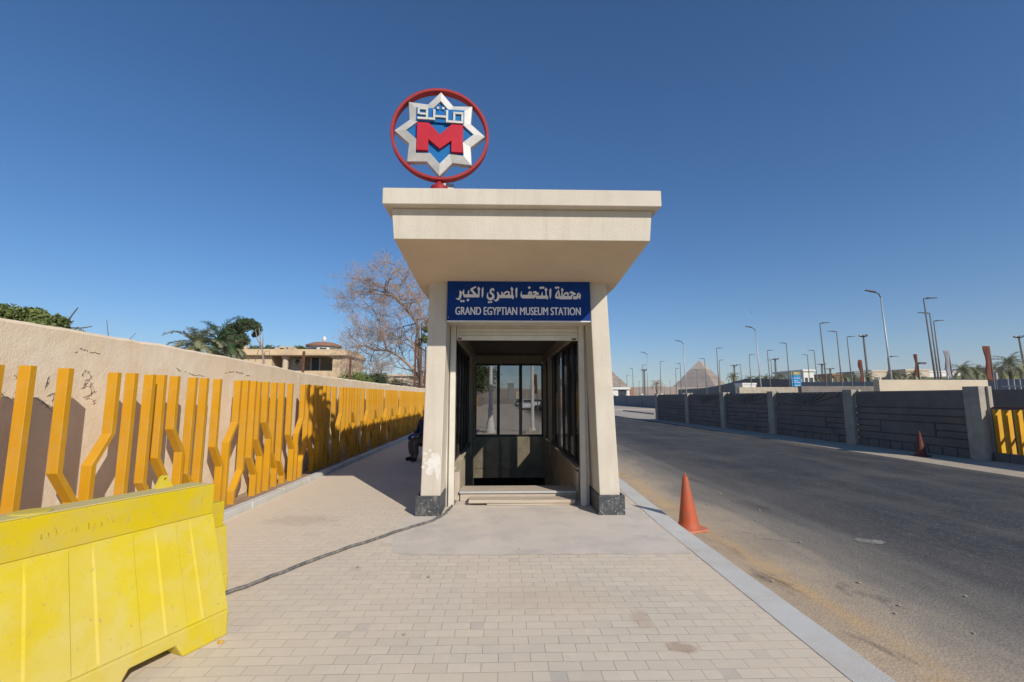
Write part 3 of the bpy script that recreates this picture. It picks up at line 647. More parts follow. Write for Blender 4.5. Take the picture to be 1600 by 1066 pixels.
strk(A, [(1042, 255, 14), (1032, 205, 36), (985, 215, 42), (968, 280, 46), (1020, 330, 46), (1028, 385, 56), (965, 432, 52), (908, 400, 42), (895, 335, 26), (912, 280, 8)])
dia(A, 930, 500, 29); dia(A, 981, 494, 29)
Bx = 805
strk(Bx, [(1460, 265, 34), (1415, 300, 34), (1430, 350, 40), (1470, 350, 40), (1470, 290, 34)]); poly(Bx, [(1490, 300), (1476, 408), (1450, 390), (1440, 350)])
poly(Bx, [(1310, 336), (1440, 336), (1430, 372), (1400, 406), (1315, 406)])
strk(Bx, [(1236, 268, 18), (1272, 245, 44), (1330, 275, 50), (1372, 290, 34)]); strk(Bx, [(1345, 285, 38), (1270, 325, 34)])
poly(Bx, [(1000, 332), (1300, 332), (1292, 360), (1285, 405), (1006, 405)])
poly(Bx, [(1060, 142), (1102, 200), (1080, 222), (1078, 340), (1046, 340), (1056, 222), (1038, 192)])
strk(Bx, [(1090, 335, 32), (1140, 268, 36), (1190, 270, 40), (1200, 320, 40)])
strk(Bx, [(992, 195, 20), (945, 270, 36), (928, 350, 44), (975, 372, 46), (1000, 320, 38), (990, 230, 26)])
dia(Bx, 926, 142, 32); dia(Bx, 976, 142, 32)
poly(Bx, [(805, 152), (821, 185), (815, 340), (796, 408), (780, 350), (775, 195)])
poly(Bx, [(685, 135), (737, 190), (712, 216), (716, 310), (747, 340), (740, 420), (716, 395), (690, 390), (685, 220), (665, 190)])
poly(Bx, [(470, 322), (700, 322), (700, 392), (478, 392)])
poly(Bx, [(622, 232), (590, 290), (596, 330), (626, 330)])
dia(Bx, 580, 145, 33); dia(Bx, 631, 142, 33)
strk(Bx, [(398, 275, 18), (440, 240, 42), (495, 270, 48), (535, 290, 32)]); strk(Bx, [(505, 280, 36), (440, 310, 34), (480, 345, 40)])
strk(Bx, [(300, 320, 34), (315, 255, 38), (352, 245, 38), (362, 295, 38), (345, 330, 34)])
poly(Bx, [(140, 306), (450, 306), (460, 345), (440, 384), (160, 384), (128, 350)])
strk(Bx, [(150, 218, 8), (134, 290, 28), (150, 345, 44)])
dia(Bx, 320, 142, 34)
spart(AR, 'arabic_lettering', M['white_letter'], SG)
def text_mesh(body, name, m, x0, x1, z0, z1, y, depth, par, bold=0.012):
    cu = bpy.data.curves.new(name, 'FONT'); cu.body = body; cu.size = 1.0; cu.extrude = 0.0; cu.resolution_u = 4
    o = bpy.data.objects.new(name, cu); C.objects.link(o); bpy.context.view_layer.update()
    dg = bpy.context.evaluated_depsgraph_get(); me0 = bpy.data.meshes.new_from_object(o.evaluated_get(dg)); bpy.data.objects.remove(o)
    xs = [v.co.x for v in me0.vertices]; ys = [v.co.y for v in me0.vertices]
    a, c, e, g = min(xs), max(xs), min(ys), max(ys); mb = MB()
    for k, dx in enumerate((-bold, 0.0, bold)):
        mb.add([((v.co.x - a) / (c - a) * (x1 - x0 - 2 * bold) + x0 + bold + dx, y - depth - .0002 * k, (v.co.y - e) / (g - e) * (z1 - z0) + z0) for v in me0.vertices], [tuple(p.vertices) for p in me0.polygons])
    o_ = len(mb.v); me = bpy.data.meshes.new(name); me.from_pydata(mb.v, [], mb.f); me.materials.append(m)
    bm = bmesh.new(); bm.from_mesh(me)
    r = bmesh.ops.extrude_face_region(bm, geom=bm.faces[:]); vs = [g_ for g_ in r['geom'] if isinstance(g_, bmesh.types.BMVert)]
    bmesh.ops.translate(bm, verts=vs, vec=(0, depth, 0)); bmesh.ops.recalc_face_normals(bm, faces=bm.faces); bm.to_mesh(me); bm.free()
    ob = bpy.data.objects.new(name, me); C.objects.link(ob)
    return local(ob, par)
a, c = at(711.5, 479.7, SY), at(907.5, 493.5, SY)
text_mesh('GRAND EGYPTIAN MUSEUM STATION', 'english_lettering', M['white_letter'], a.x, c.x, c.z + 0.006, a.z, SY + 0.001, 0.004, SG, 0.0031)
for u, v in ((700.5, 495.8), (830.3, 499.5)):
    q = MB(); p = at(u, v, SY); q.lathe([(0.006, 0), (0.006, 0.004), (0.002, 0.006)], 8)
    for i in range(len(q.v) - 24, len(q.v)):
        x, y, z = q.v[i]; q.v[i] = (p.x + x, SY - z, p.z + y)
    spart(q, 'screw', M['white_letter'], SG)

# ------------------------------------------------------------------ metro emblem on the roof
EM = empty('metro_emblem', (-0.755, 5.3, 3.845), R_(5.5))
tag(EM, 'round red ringed metro emblem with silver star and red letter on the roof', 'emblem sign')
EC = 0.972                                                 # height of its centre above the roof
def ep(x, z, d): return (x, -d, EC + z)
q = MB(); n = 72; prof = [(0.600, 0.05), (0.600, -0.05), (0.563, -0.05), (0.563, 0.05)]
for k in range(n):
    t = 2 * math.pi * k / n
    for r, d in prof: q.v.append(ep(r * math.cos(t), r * math.sin(t), d))
for k in range(n):
    for i in range(4):
        q.f.append((k * 4 + i, k * 4 + (i + 1) % 4, ((k + 1) % n) * 4 + (i + 1) % 4, ((k + 1) % n) * 4 + i))
smooth_angle(q.build('ring', M['em_red'], EM, bevel=0.006), 35)
def octa(R, d, k=0.735, inner=None):
    out = []
    for i in range(16):
        t = math.pi / 8 * i + math.pi / 2; r = R if i % 2 == 0 else R * k; out.append((r * math.cos(t), r * math.sin(t), d))
    return out
q = MB(); RO = 0.556
rings = [octa(RO, -0.03), octa(RO, 0.03), octa(RO * 0.985, 0.042), octa(RO * 0.735, 0.075), octa(RO * 0.73, 0.045), octa(RO * 0.73, -0.03)]
for rg in rings:
    for x, z, d in rg: q.v.append(ep(x, z, d))
for j in range(len(rings)):
    j2 = (j + 1) % len(rings)
    for i in range(16):
        i2 = (i + 1) % 16; q.f.append((j * 16 + i, j * 16 + i2, j2 * 16 + i2, j2 * 16 + i))
q.build('star_border', M['em_silver'], EM, bevel=0.003)
q = MB(); q.prism([(x, z) for x, z, d in octa(RO * 0.728, 0)], ep, -0.025, 0.048); q.box(-.292, .292, -.0765, -.049, EC + .125, EC + .305); q.build('backplate', M['em_blue'], EM)
q = MB(); q.prism([(-.278, .105), (-.137, .105), (0, -.04), (.137, .105), (.278, .105), (.278, -.255), (.138, -.255), (.138, -.11), (0, -.225), (-.138, -.11), (-.138, -.255), (-.278, -.255)], ep, 0.05, 0.09)
q.build('letter', M['m_red'], EM, bevel=0.004)
q = MB(); s_ = 0.6 / 450
def kb(x0, x1, y0, y1, e=0.0):
    q.box((x0 - 584) * s_, (x1 - 584) * s_, -0.098 - e, -0.0768, EC + (490 - y1) * s_, EC + (490 - y0) * s_)
for i, r in enumerate([(378, 473, 268, 290), (453, 473, 290.5, 385), (378, 398, 290.5, 336), (398.5, 452.5, 322, 340), (378, 452.5, 364, 385),
                       (476, 538, 364, 385), (518, 538, 280, 363.5), (538.5, 634, 335, 356), (634.5, 655, 280, 400), (655.5, 795, 378, 400), (700, 795, 290, 311), (700, 720, 311.5, 377.5), (775, 795, 311.5, 377.5),
                       (551, 572, 252, 274), (598, 620, 252, 274)]): kb(*r, e=0.0002 * (i % 3))
q.build('arabic_lettering', M['em_silver'], EM, bevel=0.002)
q = MB(); q.tube([(0, 0, 0.0), (0, 0, EC - 0.585)], 0.032, 16); q.tube([(0, 0.03, EC - 0.6), (0, 0.03, EC + 0.45)], 0.02, 10)
q.build('post', M['em_red'], EM, smooth=True)
q = MB(); q.lathe([(0.105, 0.0), (0.11, 0.255), (0.105, 0.29), (0.07, 0.315), (0.045, 0.345)], 24); smooth_angle(q.build('base_disc', M['em_red'], EM))
q = MB(); q.hexa([(0.07, 0.16, 0), (0.175, 0.16, 0), (0.175, 0.3, 0), (0.07, 0.3, 0), (0.07, 0.16, 0.33), (0.175, 0.16, 0.33), (0.175, 0.3, 0.5), (0.07, 0.3, 0.5)])
q.bar((0.0, 0.2, 0.02), (0.06, 0.2, 0.46), 0.03); q.build('control_box', M['cream_metal'], EM, bevel=0.004)
# the bit of pipe left on the roof
p = at(793, 292, 5.2); q = MB(); q.tube([(p.x - 0.09, 5.2, 3.925 + 0.012), (p.x + 0.0, 5.2, 3.945), (p.x + 0.07, 5.22, 3.97)], [0.016, 0.02, 0.02], 8); q.box(p.x - 0.02, p.x + 0.06, 5.19, 5.24, 3.846, 3.955)
tag(q.build('floodlight', M['pole_dark']), 'small dark floodlight lying on the front edge of the roof', 'floodlight')

# plank in front of the step
q = MB(); q.box(-0.47, 1.12, 7.0, 7.255, 0.04, 0.085); q.box(-0.2, 1.1, 7.02, 7.09, 0.007, 0.039); q.box(-0.1, 1.08, 7.12, 7.22, 0.007, 0.038)
pk = q.build('wooden_plank', M['wood'], bevel=0.005); tag(pk, 'weathered wooden plank lying on the ground as a step below the threshold', 'plank')

# hose across the pavement
hp = [(-0.69, 7.25), (-0.70, 7.0), (-0.725, 6.75), (-0.77, 6.45), (-0.9, 6.12), (-1.13, 5.82), (-1.42, 5.38), (-1.69, 4.98), (-1.95, 4.5), (-2.1, 4.2), (-2.25, 3.97), (-2.7, 3.55), (-3.2, 3.2)]
hp = dense([(x, y) for x, y in hp], 6); q = MB(); q.tube([(x + .006 * math.sin(i * 1.7), y, 0.02 + 0.003 * math.sin(i)) for i, (x, y) in enumerate(hp)], 0.0155, 10)
tag(q.build('cable', M['hose'], smooth=True), 'thick dusty black cable snaking over the pavers to the entrance', 'cable')
#@@PART2
# ------------------------------------------------------------------ left wall
WX = -4.27
b = MB()
prof = [(-15, 2.271), (5.26, 2.274), (5.91, 2.257), (6.38, 2.242), (7.32, 2.229), (8.26, 2.21), (9.57, 2.154), (11.54, 2.108), (15.02, 2.102), (25.34, 2.097), (82, 2.1)]
def wz(y):
    for i in range(len(prof) - 1):
        if y <= prof[i + 1][0]:
            (a, za), (c, zc) = prof[i], prof[i + 1]; return za + (zc - za) * (y - a) / (c - a)
    return prof[-1][1]
yy = -15.0; row = []
while yy < 82:
    z = wz(yy) + 0.018 * mnoise.noise((yy * 2.1, 3.3, 0)) + 0.012 * mnoise.noise((yy * 7, 1.3, 0))
    row.append((yy, z)); yy += 0.16 if yy < 30 else 2.0
for y, z in row:
    b.v += [(WX, y, -0.1), (WX, y, z - 0.03), (WX - 0.03, y, z), (WX - 0.25, y, z + 0.01), (WX - 0.27, y, -0.1)]
for i in range(len(row) - 1):
    for k in range(4): b.f.append((i * 5 + k, i * 5 + k + 1, (i + 1) * 5 + k + 1, (i + 1) * 5 + k))
b.f.append((0, 1, 2, 3, 4)); e0 = (len(row) - 1) * 5; b.f.append(tuple(e0 + k for k in range(5))[::-1])
PW = b.build('boundary_wall', M['plaster']); tag(PW, 'long peach plaster boundary wall with cracked top behind the ochre slats', 'wall')
def crack(pts, w):
    q = MB(); P = []
    for u, v in pts:
        d = at(u, v, 1.0) - Vector((0, 0, CAMH)); t = (WX + 0.001) / d.x; P.append(Vector((WX + 0.001, d.y * t, CAMH + d.z * t)))
    fine = []
    for i in range(len(P) - 1):
        for k in range(5):
            t = k / 5; a = P[i].lerp(P[i + 1], t); fine.append(a + Vector((0, random.uniform(-.012, .012), random.uniform(-.012, .012))))
    for i in range(len(fine) - 1): (random.random() > .2) and q.bar(fine[i], fine[i + 1], 0.006, random.uniform(0.2, 1.0) * w)
    q.build('crack', M['wire'], PW)
crack([(277, 577), (285, 581), (296, 582), (300, 585), (313, 586), (322, 590)], 0.008)
crack([(352, 583), (366, 581), (372, 582), (385, 586), (398, 587)], 0.010)
crack([(118, 552), (128, 546), (140, 549), (160, 556)], 0.006)

# ------------------------------------------------------------------ slat fence
SX, SH = -4.0, 1.86
def slat_mesh(kz, sgn, h=SH, dx=0.05, dy=0.03, sh=0.19, dz=0.29, z0=-0.05):
    """square steel tube, sidestepping along the fence between kz and kz - dz"""
    q = MB()
    if kz is None: lv = [(z0, 0), (h, 0)]
    else:
        zb = max(kz - dz, 0.02); lv = [(z0, sgn * sh), (zb, sgn * sh), (kz, 0), (h, 0)]
    for z, o in lv: q.v += [(-dx, o - dy, z), (dx, o - dy, z), (dx, o + dy, z), (-dx, o + dy, z)]
    for i in range(len(lv) - 1):
        for k in range(4): q.f.append((i * 4 + k, i * 4 + (k + 1) % 4, (i + 1) * 4 + (k + 1) % 4, (i + 1) * 4 + k))
    q.f.append((0, 3, 2, 1)); o = (len(lv) - 1) * 4; q.f.append((o, o + 1, o + 2, o + 3))
    return q
known = [(3.20, .66, 1), (3.46, 1.2, 1), (3.71, None, 1), (3.96, None, 1), (4.30, .92, 1), (4.83, 1.24, -1), (5.05, None, 1), (5.30, .665, 1), (5.51, .90, 1), (5.71, 1.22, 1), (6.04, .644, 1), (6.27, .42, 1), (6.57, .92, 1),
         (7.08, 1.24, -1), (7.29, .5, -1), (7.51, .65, 1), (7.69, .92, 1), (7.92, 1.18, 1), (8.20, .65, 1), (8.47, .47, 1), (8.85, .90, 1), (9.36, 1.2, -1), (9.58, .62, -1), (9.82, .65, 1), (10.02, .92, 1), (10.24, 1.2, 1), (10.52, .65, 1), (10.78, .45, 1)]
pat = [(.37, .92, 1), (.51, 1.22, -1), (.21, .55, -1), (.22, .65, 1), (.19, .92, 1), (.22, 1.2, 1), (.28, .65, 1), (.26, .46, 1)]
y = known[-1][0]; i = 0
slats = list(known)
while y < 79:
    g, kz, sg = pat[i % 8]; y += g; i += 1; slats.append((y, kz, sg))
FN = empty('slat_fence', (SX, 3.0, 0))
tag(FN, 'long fence of tall ochre steel slats with sideways kinks before the peach wall', 'fence')
cache = {}
far = MB()
for i, (y, kz, sg) in enumerate(slats):
    jx = random.uniform(-.012, .012); jz = random.uniform(-.006, .006)
    if i < 99:
        key = (kz, sg)
        if key not in cache:
            o = slat_mesh(kz, sg).build('slat', M['slat'], FN, bevel=0.004, seg=1); cache[key] = o
        else: o = cache[key].copy(); C.objects.link(o); o.parent = FN
        o.location = (jx, y - 3.0, jz); o.rotation_euler = (random.uniform(-.006, .006), random.uniform(-.004, .004), 0)
    else:
        s0 = slat_mesh(kz, sg); far.add([(v[0] + jx, v[1] + y - 3.0, v[2]) for v in s0.v], s0.f)
o = far.build('slat', M['slat'], FN); o['kind'] = 'stuff'
# barbed wire tangled between the slats and the wall
q = MB()
def wirepath(pts):
    P = []
    for u, v, x in pts:
        d = at(u, v, 1.0) - Vector((0, 0, CAMH)); t = x / d.x; P.append(Vector((x, d.y * t, CAMH + d.z * t)))
    P = [Vector(p) for p in dense([tuple(p) for p in P], 5)]
    q.tube(P, 0.0022, 5)
    for i in range(2, len(P) - 1, 3):
        for s in (-1, 1): q.bar(P[i] + Vector((0, -.014 * s, -.016)), P[i] + Vector((0.01, .014 * s, .018)), 0.0025)
wirepath([(-6, 612, -4.15), (20, 624, -4.15), (44, 618, -4.15), (72, 632, -4.12), (92, 640, -4.15), (100, 624, -4.2)])
wirepath([(22, 586, -4.2), (36, 600, -4.15), (32, 618, -4.2), (24, 610, -4.2)])
wirepath([(68, 630, -4.15), (84, 645, -4.2), (96, 660, -4.22)]); wirepath([(70, 610, -4.22), (76, 590, -4.15), (73, 606, -4.15)])
wirepath([(128, 608, -4.2), (142, 590, -4.15), (134, 580, -4.2), (128, 588, -4.2)]); wirepath([(126, 608, -4.2), (141, 604, -4.15), (143, 620, -4.2)])
wirepath([(8, 730, -4.15), (20, 742, -4.15), (28, 748, -4.2)])
tag(q.build('barbed_wire', M['wire']), 'loose strands of rusty barbed wire between the nearest ochre slats and the wall', 'barbed wire')

# rusty angle irons on the wall top
GP = 'rusty posts standing on the plaster wall'
for (u, v, lab) in ((475, 549, 'short rusty iron post on the wall top in front of the sand coloured villa'), (548, 557, 'rusty iron post on the wall top at the right end of the sand coloured villa')):
    y = depth_for(u, v, 2.7); X = -4.40
    d = at(u, v, 1.0) - Vector((0, 0, CAMH)); t = X / d.x; yy, zz = d.y * t, CAMH + d.z * t
    q = MB(); q.box(-.03, .03, -.004, .004, -0.15, zz - 2.1); q.box(-.03, -.022, .0045, .05, -0.15, zz - 2.1)
    q.tube([(0, -.3, zz - 2.1 - .28), (0, 0, zz - 2.1 - .22), (0.0, .35, zz - 2.1 - .3)], 0.006, 5); q.tube([(0, -.25, .12), (0, 0, zz - 2.1 - .1), (0, .3, .2)], 0.005, 5)
    o = q.build('iron_post', M['rust']); o.location = (X, yy, 2.1); tag(o, lab, 'post', GP)
RF = empty('iron_railing', (-4.42, 25.2, 2.08)); tag(RF, 'rusty iron fence frame on the wall top under the bare tree beside the station', 'railing')
q = MB()
for yy in (-1.6, 1.6): q.box(-.035, .035, yy - .035, yy + .035, -.1, 2.5)
q.build('frame_post', M['rust'], RF)
q = MB()
for k in range(7): q.box(-.012, .012, -1.35 + k * .45 - .012, -1.35 + k * .45 + .012, .16, 2.2)
q.box(-.02, .02, -1.56, 1.56, .10, .15); q.box(-.02, .02, -1.56, 1.56, 2.21, 2.26); q.build('railing', M['rust'], RF)

# ------------------------------------------------------------------ plastic barriers
def make_barrier(L, H, nm_label, full, yb=0.148, ein=0.06):
    root = empty('road_barrier'); tag(root, nm_label, 'barrier')
    # local x runs along the barrier from its right end (0) to the left, y is depth (0 front foot .. .5), z up
    q = MB()
    zs_, k = (0.0, 0.0), 0.15
    top = H; sx = 0.05
    def fy(z):                                           # depth of the front face at height z
        if z <= 0.17: return 0.0
        if z >= top - 0.205: return 0.118
        return 0.012 + (0.148 - 0.012) * (z - 0.17) / (top - 0.205 - 0.17)
    # feet with the fork-lift recesses
    def foot(x0, x1, z0=0.0, z1=0.168): q.hexa([(x0, 0, z0), (x1, 0, z0), (x1, .5, z0), (x0, .5, z0), (x0 + 0.0, 0.0, z1), (x1, 0.0, z1), (x1, .5, z1), (x0, .5, z1)])
    rec = [(0.29, 0.64), (L - 0.64, L - 0.29)]
    xs_ = [0.0, rec[0][0], rec[0][1], rec[1][0], rec[1][1], L]
    lowp = [(0, 0.168), (L, 0.168), (L, 0)]
    outline = [(0, 0), (rec[0][0], 0), (rec[0][0] + 0.05, 0.085), (rec[0][1] - 0.05, 0.085), (rec[0][1], 0), (rec[1][0], 0), (rec[1][0] + 0.05, 0.085), (rec[1][1] - 0.05, 0.085), (rec[1][1], 0), (L, 0), (L, 0.166), (0, 0.166)]
    q.prism(outline, lambda x, z, d: (x, d, z), 0.0, 0.5)
    base = q.build('base', M['barrier'], root, bevel=0.012)
    # sloping body with recessed flutes: columns of the front face
    q = MB()
    za, zb = 0.168, top - 0.205
    slots = [(0.165, 0.264), (0.39, 0.526), (0.73, 0.85), (1.03, 1.14), (1.36, 1.46), (1.66, 1.75)]
    slots = [s for s in slots if s[1] < L - 0.05]
    ya = 0.012
    cols = [(0.0 + 0.0, 0)]
    for s0, s1 in slots: cols += [(s0, 0), (s0 + .012, .0055), (s1, .007), (s1 + .003, 0)]
    cols += [(L, 0)]
    zl = [za, za + 0.02, zb - 0.13, zb - 0.02, zb]
    def fd(z, rc): 
        t = (z - za) / (zb - za); f = 1.0 if za + 0.02 <= z <= zb - 0.13 + 1e-6 else (0.25 if z <= zb - 0.02 and z > za else 0.0)
        return ya + (yb - ya) * t + rc * f
    def xe(x, z): 
        t = (z - za) / (zb - za); e = ein * t
        return x + e * (1 - 2 * x / L)
    n = len(cols)
    for z in zl:
        for x, rc in cols: q.v.append((xe(x, z), fd(z, rc), z))
    for z in zl:
        for x, rc in cols: q.v.append((xe(x, z), 0.5 - fd(z, rc), z))
    off = len(zl) * n
    for j in range(len(zl) - 1):
        for i in range(n - 1):
            q.f.append((j * n + i, j * n + i + 1, (j + 1) * n + i + 1, (j + 1) * n + i)); q.f.append((off + j * n + i, off + (j + 1) * n + i, off + (j + 1) * n + i + 1, off + j * n + i + 1))
        q.f.append((j * n, (j + 1) * n, off + (j + 1) * n, off + j * n)); q.f.append((j * n + n - 1, off + j * n + n - 1, off + (j + 1) * n + n - 1, (j + 1) * n + n - 1))
    for i in range(n - 1):
        q.f.append((i, off + i, off + i + 1, i + 1)); j = len(zl) - 1; q.f.append((j * n + i, j * n + i + 1, off + j * n + i + 1, off + j * n + i))
    q.build('body', M['barrier'], root, bevel=0.006, seg=2)
    # upper band
    q = MB(); q.hexa([(0.06, yb, zb + 0.0005), (L - 0.06, yb, zb + 0.0005), (L - 0.06, 0.5 - yb, zb + 0.0005), (0.06, 0.5 - yb, zb + 0.0005), (0.07, yb - .014, top - 0.004), (L - 0.07, yb - .014, top - 0.004), (L - 0.07, .514 - yb, top - 0.004), (0.07, .514 - yb, top - 0.004)])
    band = q.build('top_band', M['barrier_top'], root, bevel=0.006, seg=2)
    q = MB(); q.box(0.09, L - 0.09, 0.165, 0.335, top - 0.006, top + 0.001); q.build('dusty_top', M['dust_top'], band, bevel=0.003)
    if full:
        q = MB(); q.lathe([(0.085, 0), (0.085, 0.004), (0.07, 0.008)], 24, (0.99, 0.25, top + 0.001)); q.build('fill_cap', M['barrier'], root, bevel=0.003)
        # eye for lifting
        q = MB(); pts = [(-0.085, 0), (-0.045, 0.075)]
        for k in range(9): a = R_(150 - k * 15 * 120 / 120); pts.append((0.045 * math.cos(a), 0.075 + 0.035 * math.sin(a) + 0.0))
        pts = [(-0.085, 0), (-0.042, 0.07)] + [(0.044 * math.cos(R_(160 - 17.5 * k)), 0.072 + 0.04 * math.sin(R_(160 - 17.5 * k))) for k in range(9)] + [(0.085, 0)]
        hole = [(0.014 * math.cos(R_(90 - 36 * k)), 0.078 + 0.014 * math.sin(R_(90 - 36 * k))) for k in range(10)]
        pts = [(x * .62, z * .72) for x, z in pts]; hole = [(x * .7, z * .72) for x, z in hole]
        n1, n2 = len(pts), len(hole); N = n1 + n2
        import mathutils
        bm = bmesh.new()
        for d in (0.0, 0.03):
            for lst in (pts, hole):
                vs = [bm.verts.new((0.30 + x, 0.30 + d, top + z)) for x, z in lst]
                for i in range(len(vs)): bm.edges.new((vs[i], vs[(i + 1) % len(vs)]))
        bm.edges.ensure_lookup_table(); bm.verts.ensure_lookup_table()
        e1 = [e for e in bm.edges if e.verts[0].co.y < 0.31]; e2 = [e for e in bm.edges if e.verts[0].co.y > 0.31]
        bmesh.ops.triangle_fill(bm, use_beauty=True, edges=e1); bmesh.ops.triangle_fill(bm, use_beauty=True, edges=e2)
        bm.verts.ensure_lookup_table()
        for o0, cnt in ((0, n1), (n1, n2)):
            for i in range(cnt):
                a, c_ = o0 + i, o0 + (i + 1) % cnt
                bm.faces.new((bm.verts[a], bm.verts[c_], bm.verts[c_ + N], bm.verts[a + N]))
        bmesh.ops.recalc_face_normals(bm, faces=bm.faces)
        me = bpy.data.meshes.new('lifting_eye'); bm.to_mesh(me); bm.free(); me.materials.append(M['barrier'])
        o = bpy.data.objects.new('lifting_eye', me); C.objects.link(o); o.parent = root
        q = MB(); rg = random.Random(9); x = .63
        while x < 1.0:
            w_ = rg.uniform(.012, .02)
            if not .8 < x < .825:
                yy_ = yb - .014 * (.9 - zb) / (top - zb)
                for k in range(rg.choice((2, 3))):
                    xx = x + k * w_ * .45; q.box(xx, xx + .004, yy_ - .0008, yy_ + .01, .875 + rg.uniform(0, .01), .92 - rg.uniform(0, .008))
                q.box(x + .0041, x + w_ - .001, yy_ - .0008, yy_ + .01, .876 + rg.choice((0, .02, .036)), .881 + rg.choice((0, .02, .036)))
            x += w_ + .012
        for lo_, hi_ in ((0, .815), (.815, 2)):
            q2 = MB()
            for k in range(0, len(q.v), 8):
                if lo_ <= q.v[k][0] < hi_: q2.hexa(q.v[k:k + 8])
            q2.build('embossed_marking', M['barrier_top'], band)
        # grey scrape with a run of dirt on the front
        z0 = 0.56; q = MB()
        def face_pt(x, z, d): return (x, ya + .016 + (yb - ya) * (z - za) / (zb - za) - d, z)
        q.prism([(1.067 + 0.017 * math.cos(R_(30 * k)) * random.uniform(.8, 1.2), 0.455 + 0.035 * math.sin(R_(30 * k)) * random.uniform(.85, 1.15)) for k in range(12)], face_pt, -0.002, 0.0015)
        q.prism([(1.06, 0.44), (1.072, 0.44), (1.064, 0.29)], face_pt, -0.002, 0.0016)
        q.build('dirt_scrape', mat('scrape', (0.3, 0.23, 0.15), (0.2, 0.15, 0.1), 30, 0.9), root)
    return root
B1 = make_barrier(2.0, 1.0, 'dusty yellow plastic barrier standing nearest on the pavement', True)
# local x -> along d, local y -> inwards n
dvec = Vector((-.385, -.923, 0)).normalized()
B1.location = (-1.85, 3.36, 0.0); B1.rotation_euler = (0, 0, math.atan2(dvec.y, dvec.x)); B1.scale = (1, -1, 1)
B2 = make_barrier(2.0, 0.755, 'lower yellow plastic barrier almost hidden behind the nearest one', False, 0.03, 0.03)
B2.location = (-2.228, 4.005, 0.0); B2.rotation_euler = (0, 0, math.atan2(dvec.y, dvec.x) + R_(2)); B2.scale = (1, -1, 1)

# ------------------------------------------------------------------ cones
def cone(h, label, mb='cone_base', mo='orange'):
    r = empty('traffic_cone'); tag(r, label, 'traffic cone', 'traffic cones beside the road')
    q = MB(); s = 0.19
    q.prism([(-s + .05, -s), (s - .05, -s), (s, -s + .05), (s, s - .05), (s - .05, s), (-s + .05, s), (-s, s - .05), (-s, -s + .05)], lambda x, y, d: (x, y, d), 0.0, 0.028)
    q.build('base', M[mb], r, bevel=0.006)
    q = MB(); q.lathe([(0.155, 0.0285), (0.135, 0.05), (0.118, 0.12), (0.038, h - 0.05), (0.03, h - 0.02), (0.012, h - 0.012), (0.006, h + 0.03)], 32); smooth_angle(q.build('body', M[mo], r), 35)
    return r
c1 = cone(0.70, 'faded orange traffic cone standing on the sand beside the near kerb'); c1.location = (2.50, 6.22, RZ + 0.002); c1.rotation_euler = (R_(0.5), R_(-2.5), R_(12))
c2 = cone(0.72, 'shade-darkened orange traffic cone below the concrete wall', 'cone_shaded', 'cone_shaded'); c2.location = (12.25, 13.25, -0.095); c2.rotation_euler = (0, 0, R_(20))
q = MB(); q.lathe([(0.083, 0.33), (0.066, 0.45)], 24); q.build('reflective_band', M['cone_band'], c2, smooth=True)

# dried white splash on the road
q = MB(); pts = [(4.47 + .17 * math.cos(R_(12 * k)) * (1 + .7 * mnoise.noise((math.cos(R_(12 * k)) * 4, math.sin(R_(12 * k)) * 4, 7))), 5.65 + .1 * math.sin(R_(12 * k)) * (1 + .4 * mnoise.noise((math.cos(R_(12 * k)) * 3, math.sin(R_(12 * k)) * 3, 1))), RZ + .004) for k in range(30)]
q.add(pts, [tuple(range(30))]); tag(q.build('road_stain', mat('dried_splash', (0.3, 0.28, 0.245), (0.13, 0.122, 0.11), 11, 0.95), fix=False), kind='structure')
# small stones and litter
def stone(x, y, z, r, m, lab, cat, grp=None):
    q = MB(); bm = bmesh.new(); bmesh.ops.create_icosphere(bm, subdivisions=2, radius=r)
    for v in bm.verts: v.co *= 1 + 0.35 * mnoise.noise(v.co * (1.6 / r) + Vector((x * 7, y * 5, 0))); v.co.z *= 0.6
    me = bpy.data.meshes.new('m'); bm.to_mesh(me); bm.free(); me.materials.append(m)
    o = bpy.data.objects.new('pebble' if cat == 'stone' else 'paint_chip', me); C.objects.link(o); o.location = (x, y, z + r * 0.45); tag(o, lab, cat, grp); return o
stone(-1.83, 3.25, 0, 0.019, M['paintchip'], 'small yellow chip lying at the foot of the yellow barrier', 'chip')
for k in range(46):
    s = random.random()
    if s < .75: x, y, z = random.uniform(2.3, 4.2), random.uniform(2.8, 10), RZ
    else: x, y, z = random.uniform(-3.4, 1.9), random.uniform(3.0, 6.2), 0
    stone(x, y, z, random.uniform(.006, .017), M['pebble'], 'small loose stone lying on the road edge or the pavers', 'stone', 'loose stones on the ground')

# ------------------------------------------------------------------ seated person
PS = empty('person', (-1.88, 12.1, 0), 0)
tag(PS, 'person in dark jacket and khaki trousers seated behind the left pillar with blue cloth', 'person')
def skin_obj(nm, verts, edges, rad, m, parent, sub=2, root=0):
    me = bpy.data.meshes.new(nm); me.from_pydata([tuple(v) for v in verts], edges, []); me.materials.append(m)
    o = bpy.data.objects.new(nm, me); C.objects.link(o)
    if parent: o.parent = parent
    sk = o.modifiers.new('skin', 'SKIN'); sk.use_smooth_shade = True
    for i, r in enumerate(rad):
        sv = me.skin_vertices[0].data[i]; sv.radius = (r, r) if not isinstance(r, tuple) else r; sv.use_root = (i == root)
    s = o.modifiers.new('sub', 'SUBSURF'); s.levels = sub; s.render_levels = sub
    bpy.context.view_layer.update(); dg = bpy.context.evaluated_depsgraph_get()
    me2 = bpy.data.meshes.new_from_object(o.evaluated_get(dg)); o.modifiers.clear(); o.data = me2
    if not me2.materials: me2.materials.append(m)
    return o
